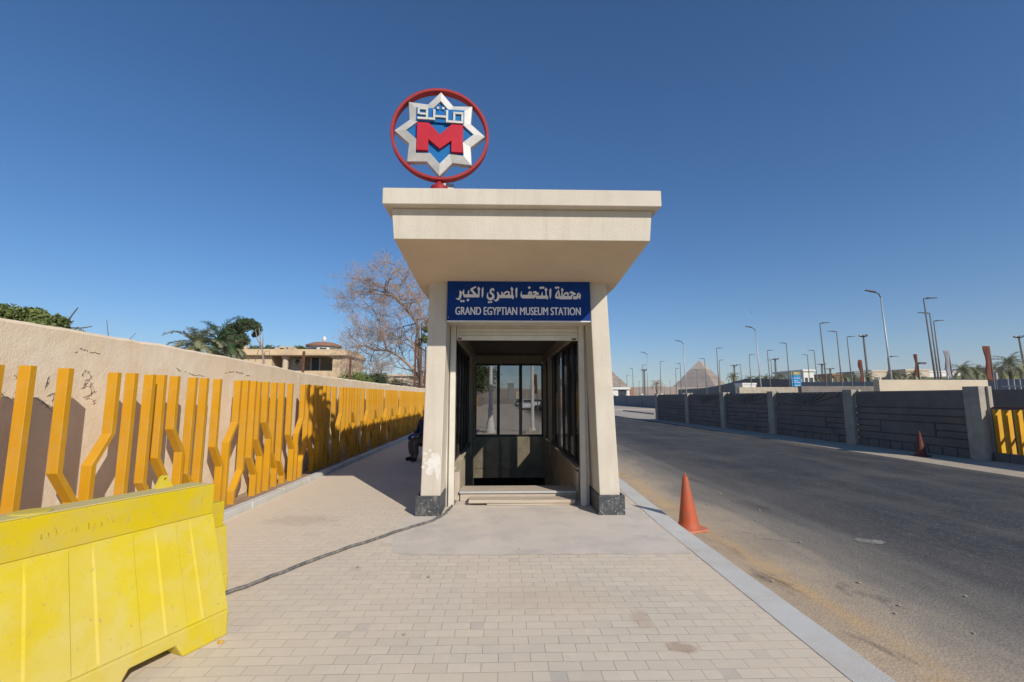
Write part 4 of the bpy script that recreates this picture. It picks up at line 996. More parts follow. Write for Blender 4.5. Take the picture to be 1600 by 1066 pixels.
# local frame: facing -x (and a little -y); the pelvis is at the origin column
fr_, sd_ = Vector((-0.8, -0.6, 0)).normalized(), Vector((0.6, -0.8, 0)).normalized()
def L(f, s, z): return fr_ * (f + max(0, z - .62) * .1) + sd_ * s + Vector((max(0, z - .95) * .5, 0, z))
bv = [L(0, 0, .50), L(.03, 0, .66), L(.05, 0, .84), L(.08, 0, 1.0), L(.12, 0, 1.09), L(.16, 0, 1.19), L(.18, 0, 1.30)]
be = [(0, 1), (1, 2), (2, 3), (3, 4), (4, 5), (5, 6)]; br = [(.15, .13), (.15, .12), (.165, .125), (.16, .11), .055, (.078, .09), (.074, .086)]
for s in (1, -1):
    o = len(bv); bv += [L(.02, .10 * s, .49), L(.42, .12 * s, .50), L(.38, .12 * s, .10), L(.50, .13 * s, .05)]
    be += [(0, o), (o, o + 1), (o + 1, o + 2), (o + 2, o + 3)]; br += [.09, .06, .043, .035]
    o = len(bv); bv += [L(.08, .19 * s, .97), L(.13, .24 * s, .72), L(.34, .10 * s, .66), L(.41, .06 * s, .655)]
    be += [(3, o), (o, o + 1), (o + 1, o + 2), (o + 2, o + 3)]; br += [.055, .043, .032, .03]
    for k in range(5):
        a = len(bv); hs = .06 * s + (k - 2) * .017; ln = [.05, .075, .082, .075, .055][k]
        bv += [L(.43, hs, .65), L(.43 + ln * .6, hs, .645), L(.43 + ln, hs * .9, .625)]; be += [(o + 3, a), (a, a + 1), (a + 1, a + 2)]; br += [.011, .0095, .008]
skin_obj('body', bv, be, br, M['skin'], PS, 2)
jv = [L(0, 0, .52), L(.03, 0, .66), L(.05, 0, .84), L(.08, 0, .99), L(.11, 0, 1.06)]; je = [(0, 1), (1, 2), (2, 3), (3, 4)]; jr = [(.19, .16), (.185, .15), (.195, .15), (.185, .135), .075]
for s in (1, -1):
    o = len(jv); jv += [L(.08, .20 * s, .985), L(.13, .255 * s, .73), L(.32, .115 * s, .665)]; je += [(3, o), (o, o + 1), (o + 1, o + 2)]; jr += [.078, .066, .05]
skin_obj('jacket', jv, je, jr, M['navy'], PS, 2)
tv = [L(0, 0, .50)]; te = []; tr_ = [(.175, .15)]
for s in (1, -1):
    o = len(tv); tv += [L(.05, .11 * s, .50), L(.43, .125 * s, .505), L(.385, .125 * s, .14)]; te += [(0, o), (o, o + 1), (o + 1, o + 2)]; tr_ += [.115, .09, .075]
skin_obj('trousers', tv, te, tr_, M['khaki'], PS, 2)
for s in (1, -1):
    skin_obj('shoe', [L(.36, .125 * s, .07), L(.45, .13 * s, .055), L(.56, .135 * s, .045)], [(0, 1), (1, 2)], [(.055, .06), (.052, .052), (.045, .04)], M['blackcloth'], PS, 2)
hv = skin_obj('hair', [L(.13, 0, 1.30), L(.16, 0, 1.375), L(.21, 0, 1.37)], [(0, 1), (1, 2)], [.082, .075, .06], M['hair'], PS, 2)
for s in (1, -1): skin_obj('ear', [L(.16, .083 * s, 1.265), L(.155, .09 * s, 1.295)], [(0, 1)], [.012, .014], M['skin'], PS, 1)
skin_obj('nose', [L(.255, 0, 1.265), L(.275, 0, 1.245)], [(0, 1)], [.012, .016], M['skin'], PS, 1)
for s in (1, -1): skin_obj('eye', [L(.248, .033 * s, 1.285), L(.252, .034 * s, 1.285)], [(0, 1)], [.009, .008], M['hair'], PS, 1)
skin_obj('mouth', [L(.25, -.022, 1.215), L(.256, 0, 1.213), L(.25, .022, 1.215)], [(0, 1), (1, 2)], [.006, .008, .006], M['redcloth'], PS, 1)
skin_obj('scarf', [L(.03, -.12, 1.03), L(.17, -.06, 1.07), L(.19, .06, 1.05), L(.05, .13, 1.04)], [(0, 1), (1, 2), (2, 3)], [.04, .05, .05, .04], M['redcloth'], PS, 2)
cl = skin_obj('cloth', [L(.36, .16, .64), L(.45, .08, .655), L(.5, -.02, .62), L(.49, -.08, .53)], [(0, 1), (1, 2), (2, 3)], [(.06, .02), (.08, .025), (.06, .02), (.05, .015)], M['bluecloth'], None, 2)
cl.location = PS.location; tag(cl, 'crumpled blue cloth in the lap of the seated person', 'cloth')
CH = empty('plastic_chair', PS.location); tag(CH, 'black chair with curved arm loops under the seated person', 'chair')
def cb(nm, pts, r): q = MB(); q.tube([Vector(p) for p in dense([tuple(L(*p)) for p in pts], 5)], r, 8); q.build(nm, M['chair'], CH, smooth=True)
q = MB(); q.prism([(-.24, -.24), (.26, -.24), (.26, .24), (-.24, .24)], lambda x, y, d: L(x, y, d), 0.36, 0.385); q.build('seat', M['chair'], CH, bevel=.008)
q = MB(); q.prism([(-.24, .45), (.24, .45), (.22, .92), (-.22, .92)], lambda x, z, d: L(-.24 - d - (z - .45) * .15, x, z), 0.0, 0.02); q.build('backrest', M['chair'], CH, bevel=.006)
for s in (1, -1):
    cb('arm', [(-.27, .25 * s, .45), (-.28, .27 * s, .66), (.05, .29 * s, .68), (.22, .28 * s, .62), (.24, .25 * s, .38)], .017)
    cb('leg', [(.24, .24 * s, .37), (.28, .26 * s, 0.0)], .016); cb('leg', [(-.22, .24 * s, .37), (-.28, .26 * s, 0.0)], .016)

# ------------------------------------------------------------------ foliage
def leaf_mesh(name, clumps, n, size, m, parent, seed, flat=0.0):
    """leaf-sized quads gathered on the shells of many small clumps"""
    rnd = random.Random(seed); vs = []; fs = []
    tot = sum(c[3] ** 2 for c in clumps)
    for (cx, cy, cz, r) in clumps:
        k = int(n * r * r / tot)
        for _ in range(k):
            d = Vector((rnd.gauss(0, 1), rnd.gauss(0, 1), rnd.gauss(0, 1)))
            if d.length < 1e-3: continue
            d.normalize(); rr = r * (rnd.random() ** 0.45) * (1 + .3 * mnoise.noise(d * 2 + Vector((cx, cy, cz))))
            p = Vector((cx, cy, cz)) + Vector((d.x, d.y, d.z * .8)) * rr
            s = size * rnd.uniform(.6, 1.4); a = Vector((rnd.gauss(0, 1), rnd.gauss(0, 1), rnd.gauss(0, .6))).normalized()
            nn = (d + Vector((rnd.gauss(0, .7), rnd.gauss(0, .7), rnd.gauss(0, .7)))).normalized(); bb = a.cross(nn)
            if bb.length < 1e-3: continue
            bb.normalize(); a = nn.cross(bb); o = len(vs)
            vs += [tuple(p - a * s), tuple(p + bb * s * .5), tuple(p + a * s), tuple(p - bb * s * .5)]; fs.append((o, o + 1, o + 2, o + 3))
    q = MB(); q.v = vs; q.f = fs
    return q.build(name, m, parent, fix=False)
def branchy(q, p, d, L_, r, depth, rnd, tips, spread=.6, up=.15, nmin=2, nmax=3, seg=3, thin=.02):
    pts = [p]; cur = Vector(p); dd = Vector(d)
    for i in range(seg):
        dd = (dd + Vector((rnd.gauss(0, .16), rnd.gauss(0, .16), rnd.gauss(0, .12) + up * .3))).normalized(); cur = cur + dd * L_ / seg; pts.append(cur.copy())
    q.tube(pts, [max(r * (1 - .4 * i / seg), thin * .5) for i in range(seg + 1)], 6 if depth > 2 else 4 if depth > 1 else 3, cap=False)
    tips.append((cur.copy(), depth, dd.copy()))
    if depth <= 0: return
    for k in range(rnd.randint(nmin, nmax)):
        a = Vector((rnd.gauss(0, 1), rnd.gauss(0, 1), rnd.gauss(0, .8))).normalized()
        nd_ = (dd + a * spread + Vector((0, 0, up))).normalized(); start = pts[rnd.randint(max(1, seg - 1), seg)]
        branchy(q, start, nd_, L_ * rnd.uniform(.6, .82), r * .58, depth - 1, rnd, tips, spread, up, nmin, nmax, seg, thin)
def tree(name, label, loc, h, rad, m, seed, nleaf, size, group=None, trunk_h=None, nclump=26, squash=.7):
    rnd = random.Random(seed); root = empty(name, loc); tag(root, label, 'tree', group)
    th = trunk_h or h * .4; q = MB(); tips = []
    branchy(q, Vector((0, 0, -.2)), Vector((rnd.gauss(0, .05), rnd.gauss(0, .05), 1)), th, h * .03, 3, rnd, tips, .7, .25)
    q.build('trunk', M['trunk'], root, smooth=True, fix=False)
    cl = []
    for k in range(nclump):
        d = Vector((rnd.gauss(0, 1), rnd.gauss(0, 1), rnd.gauss(0, .8))).normalized() * (rnd.random() ** .4)
        cl.append((d.x * rad * .8, d.y * rad * .8, th + (h - th) * .5 + d.z * (h - th) * .5 * .85, rad * rnd.uniform(.16, .36)))
    leaf_mesh('crown', cl, nleaf, size, m, root, seed + 1)
    return root
def palm_proto(name, th, seed, m, fr_len=2.2, nf=26, droop=1.0, leaflets=26, trunk_r=.19, lw=.016):
    rnd = random.Random(seed); root = empty(name)
    q = MB(); pts = [(0.05 * math.sin(i * .7), 0.04 * math.cos(i), -0.2 + (th + .2) * i / 8) for i in range(9)]
    q.tube(pts, [trunk_r * (1.25 if i == 0 else 1 - .02 * i) for i in range(9)], 10)
    for k in range(int(th * 5)):
        z = th * k / (th * 5); q.lathe([(trunk_r * 1.02, z), (trunk_r * 1.14, z + .1), (trunk_r * .98, z + .16)], 9)
    q.build('trunk', M['trunk'], root)
    q = MB(); top = Vector((0, 0, th))
    for k in range(nf):
        az = k * 2.39996 + rnd.uniform(-.2, .2); el = R_(82 - 95 * (k / nf) ** 0.9 + rnd.uniform(-8, 8)); Lf = fr_len * rnd.uniform(.85, 1.1)
        hd = Vector((math.cos(az), math.sin(az), 0)); p = top.copy(); seg = 9; path = [p.copy()]; e = el
        for i in range(seg): e -= R_(7 + 9 * droop * (i / seg)) ; p = p + (hd * math.cos(e) + Vector((0, 0, math.sin(e)))) * Lf / seg; path.append(p.copy())
        q.tube(path, [.022 * (1 - .8 * i / seg) + .004 for i in range(seg + 1)], 4, cap=False)
        for i in range(leaflets):
            t = .14 + .86 * i / leaflets; f = t * seg; a = min(int(f), seg - 1); b0 = path[a].lerp(path[a + 1], f - a); tg = (path[a + 1] - path[a]).normalized()
            sd = tg.cross(Vector((0, 0, 1)))
            if sd.length < .05: sd = tg.cross(hd)
            sd.normalize(); up = sd.cross(tg); ll = fr_len * .2 * (math.sin(math.pi * min(1, t * .85 + .12)) ** .6) * rnd.uniform(.85, 1.15)
            for s in (1, -1):
                dr = (sd * s * .75 + tg * .55 + up * rnd.uniform(-.15, .35)).normalized(); tip = b0 + dr * ll + Vector((0, 0, -.12 * ll)); w = tg * lw * (fr_len / 2.2) * 1.3; o = len(q.v)
                q.v += [tuple(b0 - w), tuple(b0 + w), tuple(b0.lerp(tip, .6) + w * .8), tuple(tip), tuple(b0.lerp(tip, .6) - w * .8)]; q.f.append((o, o + 1, o + 2, o + 3, o + 4))
    q.build('crown', m, root, fix=False)
    return root

# big rounded tree beyond the wall at the far left, and its small neighbour
GL = 'trees behind the plaster wall'
rnd = random.Random(3); r_ = empty('leafy_tree', (-25.5, 22, 0)); tag(r_, 'broad dark green tree rising over the wall at the far left', 'tree', GL)
q = MB(); tips = []; branchy(q, Vector((0, 0, -.2)), Vector((0.1, 0, 1)), 3.0, .25, 3, rnd, tips, .8, .2); q.build('trunk', M['trunk'], r_, smooth=True, fix=False)
cl = []
for (u, v, rr) in ((-60, 470, 1.0), (-30, 482, .8), (-8, 488, .75), (8, 488, .7), (25, 491, .62), (38, 492, .55), (52, 495, .55), (63, 493, .5), (70, 502, .5), (82, 503, .5), (92, 503, .42), (94, 508, .4), (10, 500, .7), (40, 505, .6), (60, 510, .6), (-20, 505, 1.0), (20, 515, .8), (50, 520, .7), (80, 512, .5)):
    for k in range(2):
        p = at(u + rnd.uniform(-5, 5), v + rnd.uniform(-1, 5), 22 + rnd.uniform(-1.0, 1.4)); cl.append((p.x + 25.5, p.y - 22, p.z, rr * rnd.uniform(.7, 1.0)))
leaf_mesh('crown', cl, 15000, .10, M['leaf_light'], r_, 5)
p = at(120, 517, 20); r_ = empty('shrub', (p.x, 20, 0)); tag(r_, 'small green bush tip showing over the wall right of the broad tree', 'shrub')
q = MB(); tips = []; branchy(q, Vector((0, 0, 0)), Vector((0, 0, 1)), p.z * .6, .06, 2, rnd, tips); q.build('stem', M['trunk'], r_, fix=False)
leaf_mesh('crown', [(0, 0, p.z - .25, .45), (.3, .1, p.z - .4, .35), (-.35, 0, p.z - .35, .3)], 900, .07, M['leaf_light'], r_, 8)
# palms and dark tree
pa = palm_proto('date_palm', 4.1, 11, M['palm'], 2.05, 30, 1.0, 34, lw=.02)
d_ = 27.0; p = at(308, 541, d_); pa.location = (p.x, d_, p.z - 4.1); tag(pa, 'grey green date palm with arching fronds just over the wall', 'palm tree', GL)
pb = copy_tree(pa); p = at(358, 550, 29); pb.location = (p.x, 29, p.z - 3.9); pb.rotation_euler = (0, 0, 2.1); pb.scale = (.7, .7, .95); pb['label'] = 'grey green palm crown beside the left end of the villa'
pc = palm_proto('date_palm', 4.0, 17, M['palm_fresh'], 2.0, 16, .5, 30); p = at(341, 530, 28); pc.location = (p.x, 28, p.z - 4.0); tag(pc, 'upright fresh green palm between the date palm and the dark tree', 'palm tree', GL)
rnd = random.Random(21); p0 = at(372, 560, 31); r_ = empty('leafy_tree', (p0.x, 31, 0)); tag(r_, 'dark gnarled tree with an overhanging bough behind the palms', 'tree', GL)
q = MB()
def PT(u, v, y=31): p = at(u, v, y); return Vector((p.x - p0.x, p.y - 31, p.z))
q.tube([Vector((0, 0, -.1)), PT(372, 560), PT(374, 540), PT(377, 525), PT(382, 512), PT(392, 506), PT(400, 512), PT(402, 520)], [.28, .2, .16, .13, .1, .08, .05, .03], 8)
q.tube([PT(374, 540), PT(365, 528), PT(358, 520)], [.12, .08, .05], 6); q.tube([PT(376, 530), PT(370, 515), PT(375, 505)], [.1, .07, .04], 6); q.build('trunk', M['trunk'], r_, smooth=True, fix=False)
cl = []
for (u, v, rr) in ((375, 505, .36), (383, 504, .38), (392, 505, .4), (399, 509, .36), (403, 514, .3), (401, 521, .24), (398, 524, .2), (363, 512, .4), (370, 512, .42), (378, 512, .32), (356, 517, .34), (366, 519, .34), (374, 519, .34), (384, 514, .25), (352, 526, .4), (361, 526, .4), (369, 528, .3), (380, 527, .34), (384, 534, .32), (378, 535, .34), (390, 512, .22), (348, 532, .4), (372, 540, .4)):
    p = PT(u, v, 31 + rnd.uniform(-.6, .6)); cl.append((p.x, p.y, p.z, rr))
leaf_mesh('crown', cl, 9000, .075, M['leaf_dark'], r_, 22)
# dead branching snag by the villa
r_ = empty('dead_tree', tuple(at(407, 560, 20)[:2]) + (0,)); tag(r_, 'bare dead stump with upright broken branches before the villa', 'dead tree')
q = MB(); 
def PT2(u, v, y=20): p = at(u, v, y); return Vector((p.x, p.y, p.z)) - Vector(r_.location)
q.tube([Vector((0, 0, 0)), PT2(412, 565), PT2(410, 548), PT2(407, 535), PT2(405, 512)], [0.06, 0.048, 0.036, 0.027, 0.012], 6); q.tube([PT2(409, 542), PT2(402, 530), PT2(399, 515)], [0.03, 0.021, 0.009], 5); q.tube([PT2(410, 545), PT2(411, 532), PT2(411, 520)], [0.024, 0.018, 0.009], 5); q.tube([PT2(412, 560), PT2(414, 550), PT2(421, 548), PT2(422, 562)], [0.024, 0.018, 0.012, 0.009], 5); q.tube([PT2(399, 565), PT2(403, 550), PT2(408, 540)], [0.012, 0.018, 0.018], 5)
q.build('trunk', M['twig'], r_, smooth=True, fix=False)
# big bare tree
rnd = random.Random(5); BT = (-5.5, 28.0, 0); r_ = empty('bare_tree', BT); tag(r_, 'large nearly bare tree with pinkish dry twigs left of the station', 'tree', GL)
q = MB(); tips = []
def PB(u, v, y=28): p = at(u, v, y); return Vector((p.x - BT[0], p.y - BT[1], p.z))
def limb(pts, rr, dep=3, every=1, L0=1.9):
    P = [Vector(p) for p in dense([tuple(p) for p in pts], 4)]; n = len(P)
    q.tube(P, [rr * (1 - .72 * i / (n - 1)) for i in range(n)], 8, cap=False)
    for i in range(3, n, every):
        t = (P[i] - P[i - 1]).normalized(); a = Vector((rnd.gauss(-.15, 1), rnd.gauss(0, 1), rnd.gauss(.15, .8))).normalized()
        branchy(q, P[i], (t * .5 + a).normalized(), L0 * rnd.uniform(.6, 1.1), rr * .28, dep, rnd, tips, .75, .04, 2, 3, 3, .009)
limb([Vector((0, 0, 0)), PB(657, 600), PB(655, 570), PB(653, 530), PB(651, 505), PB(640, 490), PB(628, 475), PB(617, 462), PB(607, 462), PB(600, 450)], .15, 4, 1, 1.4)
limb([PB(655, 590), PB(640, 572), PB(622, 556), PB(604, 548), PB(585, 547), PB(570, 541), PB(560, 540)], .10, 4, 1, 1.15)
limb([PB(604, 548), PB(600, 530), PB(594, 508), PB(587, 490), PB(578, 480), PB(566, 470)], .06, 4, 1, 1.1)
limb([PB(651, 505, 28.5), PB(656, 480, 29), PB(640, 450, 29), PB(622, 430, 29), PB(617, 410, 29)], .07, 4, 1, 1.3)
limb([PB(653, 560, 27.5), PB(642, 535, 27), PB(630, 520, 27), PB(625, 500, 26.8)], .06, 4, 1, 1.3)
limb([PB(657, 540, 29), PB(670, 500, 30), PB(680, 470, 30), PB(690, 450, 30)], .08, 3, 2, 1.7)
limb([PB(655, 600), PB(610, 590, 27), PB(570, 575, 27), PB(552, 572, 27)], .05, 3, 1, 1.0)
q.build('trunk', M['twig'], r_, fix=False)
vs = []; fs = []
for (p, dep, d) in tips:
    if dep > 1: continue
    for k in range(7 if dep == 0 else 3):
        s = rnd.uniform(.02, .046); a = Vector((rnd.gauss(0, 1), rnd.gauss(0, 1), rnd.gauss(-.4, 1))).normalized(); bb = a.orthogonal().normalized(); c0 = p - d * rnd.random() * .5 + Vector((rnd.gauss(0, .1), rnd.gauss(0, .1), rnd.gauss(0, .1))); o = len(vs)
        vs += [tuple(c0), tuple(c0 + a * s + bb * s * .4), tuple(c0 + a * s * 2), tuple(c0 + a * s - bb * s * .4)]; fs.append((o, o + 1, o + 2, o + 3))
lm = MB(); lm.v = vs; lm.f = fs; lm.build('crown', M['dryleaf'], r_, fix=False)
# hedge-like shrubs behind the wall
for k, (u, v, y, rr, mm, lab) in enumerate(((556, 585, 24, .8, 'leaf_light', 'rounded green shrub behind the wall just right of the villa'), (582, 592, 26, .7, 'leaf_dark', 'low dark shrub behind the wall under the bare tree'), (606, 594, 28, .8, 'leaf', 'dusty green shrub behind the wall beneath the lowest bough'), (630, 600, 30, .8, 'leaf_dark', 'shrub behind the wall nearest the rusty frame'))):
    p = at(u, v, y); r_ = empty('shrub', (p.x, y, 0)); tag(r_, lab, 'shrub', 'shrubs behind the plaster wall'); q = MB(); tips = []; branchy(q, Vector((0, 0, 0)), Vector((0, 0, 1)), p.z * .6, .06, 2, rnd, tips); q.build('stem', M['trunk'], r_, fix=False)
    leaf_mesh('crown', [(rnd.uniform(-.9, .9), rnd.uniform(-.5, .5), p.z - .2 + rnd.uniform(-.6, .25), rr * rnd.uniform(.4, .75)) for _ in range(9)], 3000, .06, M[mm], r_, 50 + k)
p = at(664, 512, 27); r_ = empty('conifer', (p.x - .3, 27.6, 0)); tag(r_, 'slim green tree peeping out beside the station pillar', 'tree', GL); q = MB(); q.tube([(0, 0, 0), (0, 0, p.z + .4)], [.1, .03], 6); q.build('trunk', M['trunk'], r_)
leaf_mesh('crown', [(.3, 0, p.z, .3), (.25, 0, p.z - .6, .35), (.35, 0, p.z + .4, .2)], 700, .07, M['leaf_light'], r_, 77)

# ------------------------------------------------------------------ villa and kiosk roof
VY = 40.0; vl = at(374, 560, VY); vr = at(541, 560, VY); x0, x1 = vl.x, vr.x
VI = empty('villa', ((x0 + x1) / 2, VY, 0)); tag(VI, 'low sand coloured flat roofed villa with a shaded veranda behind the wall', 'house')
def vp(mb, nm, m, par=None, **k): ob = mb.build(nm, m, None, **k); ob.parent = par or VI; ob.matrix_parent_inverse = Matrix.Translation(-Vector(VI.location)) if not par else Matrix(); return ob
zt = at(440, 546, VY).z; zc = at(440, 556, VY).z; zl_ = at(440, 575, VY).z; xv0 = at(425, 560, VY).x; xv1 = at(520, 560, VY).x
q = MB(); q.box(x0, xv0, VY, VY + 5, -.2, zc); vp(q, 'wall', M['villa'])
q = MB(); q.box(xv1, x1, VY, VY + 5, -.2, zc); vp(q, 'wall', M['villa'])
q = MB(); q.box(xv0 + .002, xv1 - .002, VY + 2.2, VY + 5, -.2, zc); vp(q, 'veranda_wall', M['villa_dark'])
q = MB(); q.box(xv0 + .002, xv1 - .002, VY - .05, VY + .2, -.2, zl_ - .25); q.box(xv0 + .002, xv1 - .002, VY + .21, VY + 2.2, 1.9, 2.1); vp(q, 'balustrade', M['villa'])
q = MB(); q.box(x0 - .4, x1 + .2, VY - .45, VY + 5.3, zc + .002, zc + .22); vp(q, 'cornice', M['villa'], bevel=.03)
q = MB(); q.box(x0 - .2, x1, VY - .2, VY + .1, zc + .222, zt)
for u, w_, h_ in ((443, .5, .25), (438, .8, .12), (456, .45, .22), (461, .3, .12), (382, .5, .3)):
    p = at(u, 545, VY); q.box(p.x - w_ / 2, p.x + w_ / 2, VY - .19, VY + .09, zt + .001, zt + h_)
q.box(x0 - .2, x0 + .1, VY + .101, VY + 5, zc + .222, zt); q.box(x1 - .3, x1, VY + .101, VY + 5, zc + .222, zt); vp(q, 'parapet', M['villa'], bevel=.02)
pc_ = at(444, 567, VY).x; q = MB(); q.lathe([(.24, zl_ - .6), (.24, zc - .3), (.32, zc - .25), (.34, zc)], 16, (pc_, VY + .25, 0)); vp(q, 'column', M['cream_wall'])
q = MB(); p = at(451, 563, VY); q.box(p.x - .45, p.x + .45, VY + 1.75, VY + 2.198, p.z - .3, p.z + .3); a_ = vp(q, 'air_conditioner', M['white_paint'], bevel=.02); q = MB(); q.lathe([(.22, 0), (.22, .02)], 16); 
for i in range(len(q.v)): x, y, z = q.v[i]; q.v[i] = (p.x + x, VY + 1.745 - z, p.z + y)
f_ = vp(q, 'fan_grille', M['glassdark'])
for u, w_ in ((430, .9), (461, 1.2), (493, .9)):
    p = at(u, 570, VY + 2.2); q = MB(); q.box(p.x - w_ / 2, p.x + w_ / 2, VY + 2.15, VY + 2.19, p.z - .7, p.z + .8); o = vp(q, 'window', M['white_paint']); q = MB(); q.box(p.x - w_ / 2 + .12, p.x + w_ / 2 - .12, VY + 2.13, VY + 2.148, p.z - .6, p.z + .7); g = vp(q, 'pane', M['glassdark'] if u == 493 else M['white_paint'])
# roof garden shrubs
for (u, w_, lab) in ((391, 1.0, 'low green planting on the left part of the villa roof'), (425, 2.6, 'wide green planting along the middle of the villa roof'), (446, 1.0, 'green planting on the villa roof beside the crenels'), (466, .8, 'small green planting on the right part of the villa roof')):
    p = at(u, 545, VY + 3); o = leaf_mesh('roof_shrub', [(p.x + rnd.uniform(-w_, w_) * .5, VY + 3 + rnd.uniform(-.5, .5), zt + .1 + rnd.uniform(-.1, .3), .35 + .1 * w_) for _ in range(5)], 900, .09, M['leaf'], None, int(u)); tag(o, lab, 'shrub', 'shrubs on the villa roof')
KY_ = 62; pL, pR = at(480, 541, KY_), at(533, 541, KY_); xc = (pL.x + pR.x) / 2; KW = (pR.x - pL.x) / 2
KI = empty('pavilion', (xc, KY_, 0)); tag(KI, 'round pavilion with a shallow pinkish dome behind the villa', 'building')
zr = at(505, 543, KY_).z; ztop = at(498, 534, KY_).z
q = MB(); q.lathe([(KW * .86, -.2), (KW * .86, zr)], 20); q.build('wall', M['white_paint'], KI)
q = MB(); q.lathe([(KW * 1.0, zr + .01), (KW * 1.02, zr + .25), (KW * .62, zr + .6), (KW * .2, ztop - .1), (.02, ztop)], 24); rf = q.build('roof', M['redroof'], KI, smooth=False)
q = MB(); q.lathe([(.1, ztop - .15), (.22, ztop + .1), (.3, ztop + .35), (.2, ztop + .6), (.05, ztop + .75)], 12); q.build('finial', M['white_paint'], rf, smooth=True)
for k in range(10):
    q = MB(); a = 2 * math.pi * k / 10; q.obox((KW * .87 * math.cos(a), KW * .87 * math.sin(a), zr - .6), (-math.sin(a), math.cos(a), 0), (math.cos(a), math.sin(a), 0), (0, 0, 1), KW * .18, .05, .35); q.build('window', M['glassdark'], KI)

# ------------------------------------------------------------------ behind the station
def street_lamp_old(label, loc):
    r = empty('street_lamp', loc); tag(r, label, 'street lamp', 'lamp posts on the pavement beyond the station')
    q = MB(); q.lathe([(.24, 0), (.24, .12), (.2, .16), (.17, .45), (.15, .5), (.16, .55), (.12, .62), (.11, 1.0), (.13, 1.04), (.10, 1.1), (.085, 1.6), (.075, 5.5)], 18); smooth_angle(q.build('pole', M['white_paint'], r), 30)
    q = MB(); q.tube([(0, 0, 5.5), (.1, 0, 5.75), (.5, 0, 5.95), (1.0, 0, 6.0)], .035, 8); q.build('arm', M['white_paint'], r, smooth=True)
    q = MB(); q.hexa([(.9, -.12, 5.92), (1.5, -.09, 5.98), (1.5, .09, 5.98), (.9, .12, 5.92), (.9, -.1, 6.06), (1.5, -.07, 6.05), (1.5, .07, 6.05), (.9, .1, 6.06)]); q.build('lamp_head', M['lamp_head'], r, bevel=.02)
    return r
street_lamp_old('white lamp post with a stepped decorative foot seen through the left pane', (-.45, 21.2, 0))
LR = empty('street_lamp', (1.47, 21.1, 0)); tag(LR, 'slim pale lamp post bolted on a square concrete block seen through the right pane', 'street lamp', 'lamp posts on the pavement beyond the station')
q = MB(); q.box(-.35, .3, -.3, .3, 0, .1); q.build('concrete_block', M['apron'], LR, bevel=.01)
q = MB(); q.tube([(0, 0, .1), (0, 0, 6.5)], [.085, .06], 14); q.box(-.16, .16, -.16, .16, .101, .125)
for s in (-1, 1): q.hexa([(s * .08, -.01, .126), (s * .15, -.01, .126), (s * .15, .01, .126), (s * .08, .01, .126), (s * .08, -.01, .3), (s * .09, -.01, .3), (s * .09, .01, .3), (s * .08, .01, .3)])
q.build('pole', M['white_paint'], LR)
q = MB(); q.tube([(0, 0, 6.5), (.15, 0, 6.8), (.7, 0, 6.9)], .04, 8); q.build('arm', M['white_paint'], LR, smooth=True)
q = MB(); q.box(.65, 1.3, -.1, .1, 6.86, 6.96); q.build('lamp_head', M['lamp_head'], LR, bevel=.02)
tree('leafy_tree', 'round green tree over the pavement seen through the station glass', (-5.2, 60, 0), 6.6, 5.6, M['leaf'], 31, 11000, .16, None, 2.4, 34)
tree('leafy_tree', 'second green tree further along the pavement beyond the station', (-5.4, 74, 0), 6.0, 3.2, M['leaf_dark'], 37, 5000, .13, None, 2.4, 24)
def car(label, m, loc, rz, group='cars on the road beyond the station'):
    r = empty('car', loc, rz); tag(r, label, 'car', group)
    q = MB(); prof_ = [(-2.1, .28), (2.1, .28), (2.15, .6), (2.0, .82), (1.1, .92), (-1.5, .95), (-2.1, .9), (-2.15, .6)]
    q.prism(prof_, lambda x, z, d: (x, d, z), -.86, .86); q.prism([(1.05, .921), (.45, 1.42), (-1.0, 1.45), (-1.75, .951)], lambda x, z, d: (x, d * (1 - .12 * (z - .92)), z), -.78, .78); q.build('body', m, r, bevel=.06)
    q = MB(); q.prism([(.85, .98), (.42, 1.36), (-.95, 1.38), (-1.45, 1.0)], lambda x, z, d: (x, d, z), -.787, .787); q.hexa([(1.0, -.68, .97), (1.02, .68, .97), (.98, .68, .96), (.98, -.68, .96), (.5, -.62, 1.39), (.5, .62, 1.39), (.44, .62, 1.39), (.44, -.62, 1.39)]); q.build('window', M['glassdark'], r)
    for sx in (-1.3, 1.35):
        for sy in (-.8, .8):
            q = MB(); q.lathe([(.12, -.1), (.3, -.1), (.32, -.06), (.32, .06), (.3, .1), (.12, .1)], 18); q.v = [(sx + a_, sy + c_, .32 + b_) for a_, b_, c_ in q.v]; q.build('wheel', M['tyre'], r)
    for sy in (-.6, .6):
        q = MB(); q.box(2.1, 2.16, sy - .18, sy + .18, .6, .72); q.build('headlight', M['white_paint'], r)
    return r
car('white car coming along the road in the middle pane', M['car_white'], (3.9, 66, RZ), -math.pi / 2); car('second white car farther off beside the dark car', M['car_white'], (6.7, 84, RZ), -math.pi / 2); car('dark car parked along the far kerb beyond the station', M['car_dark'], (3.6, 82, RZ), -math.pi / 2); car('pinkish red car partly hidden by the right window post', M['car_red'], (6.3, 62, RZ), -math.pi / 2)
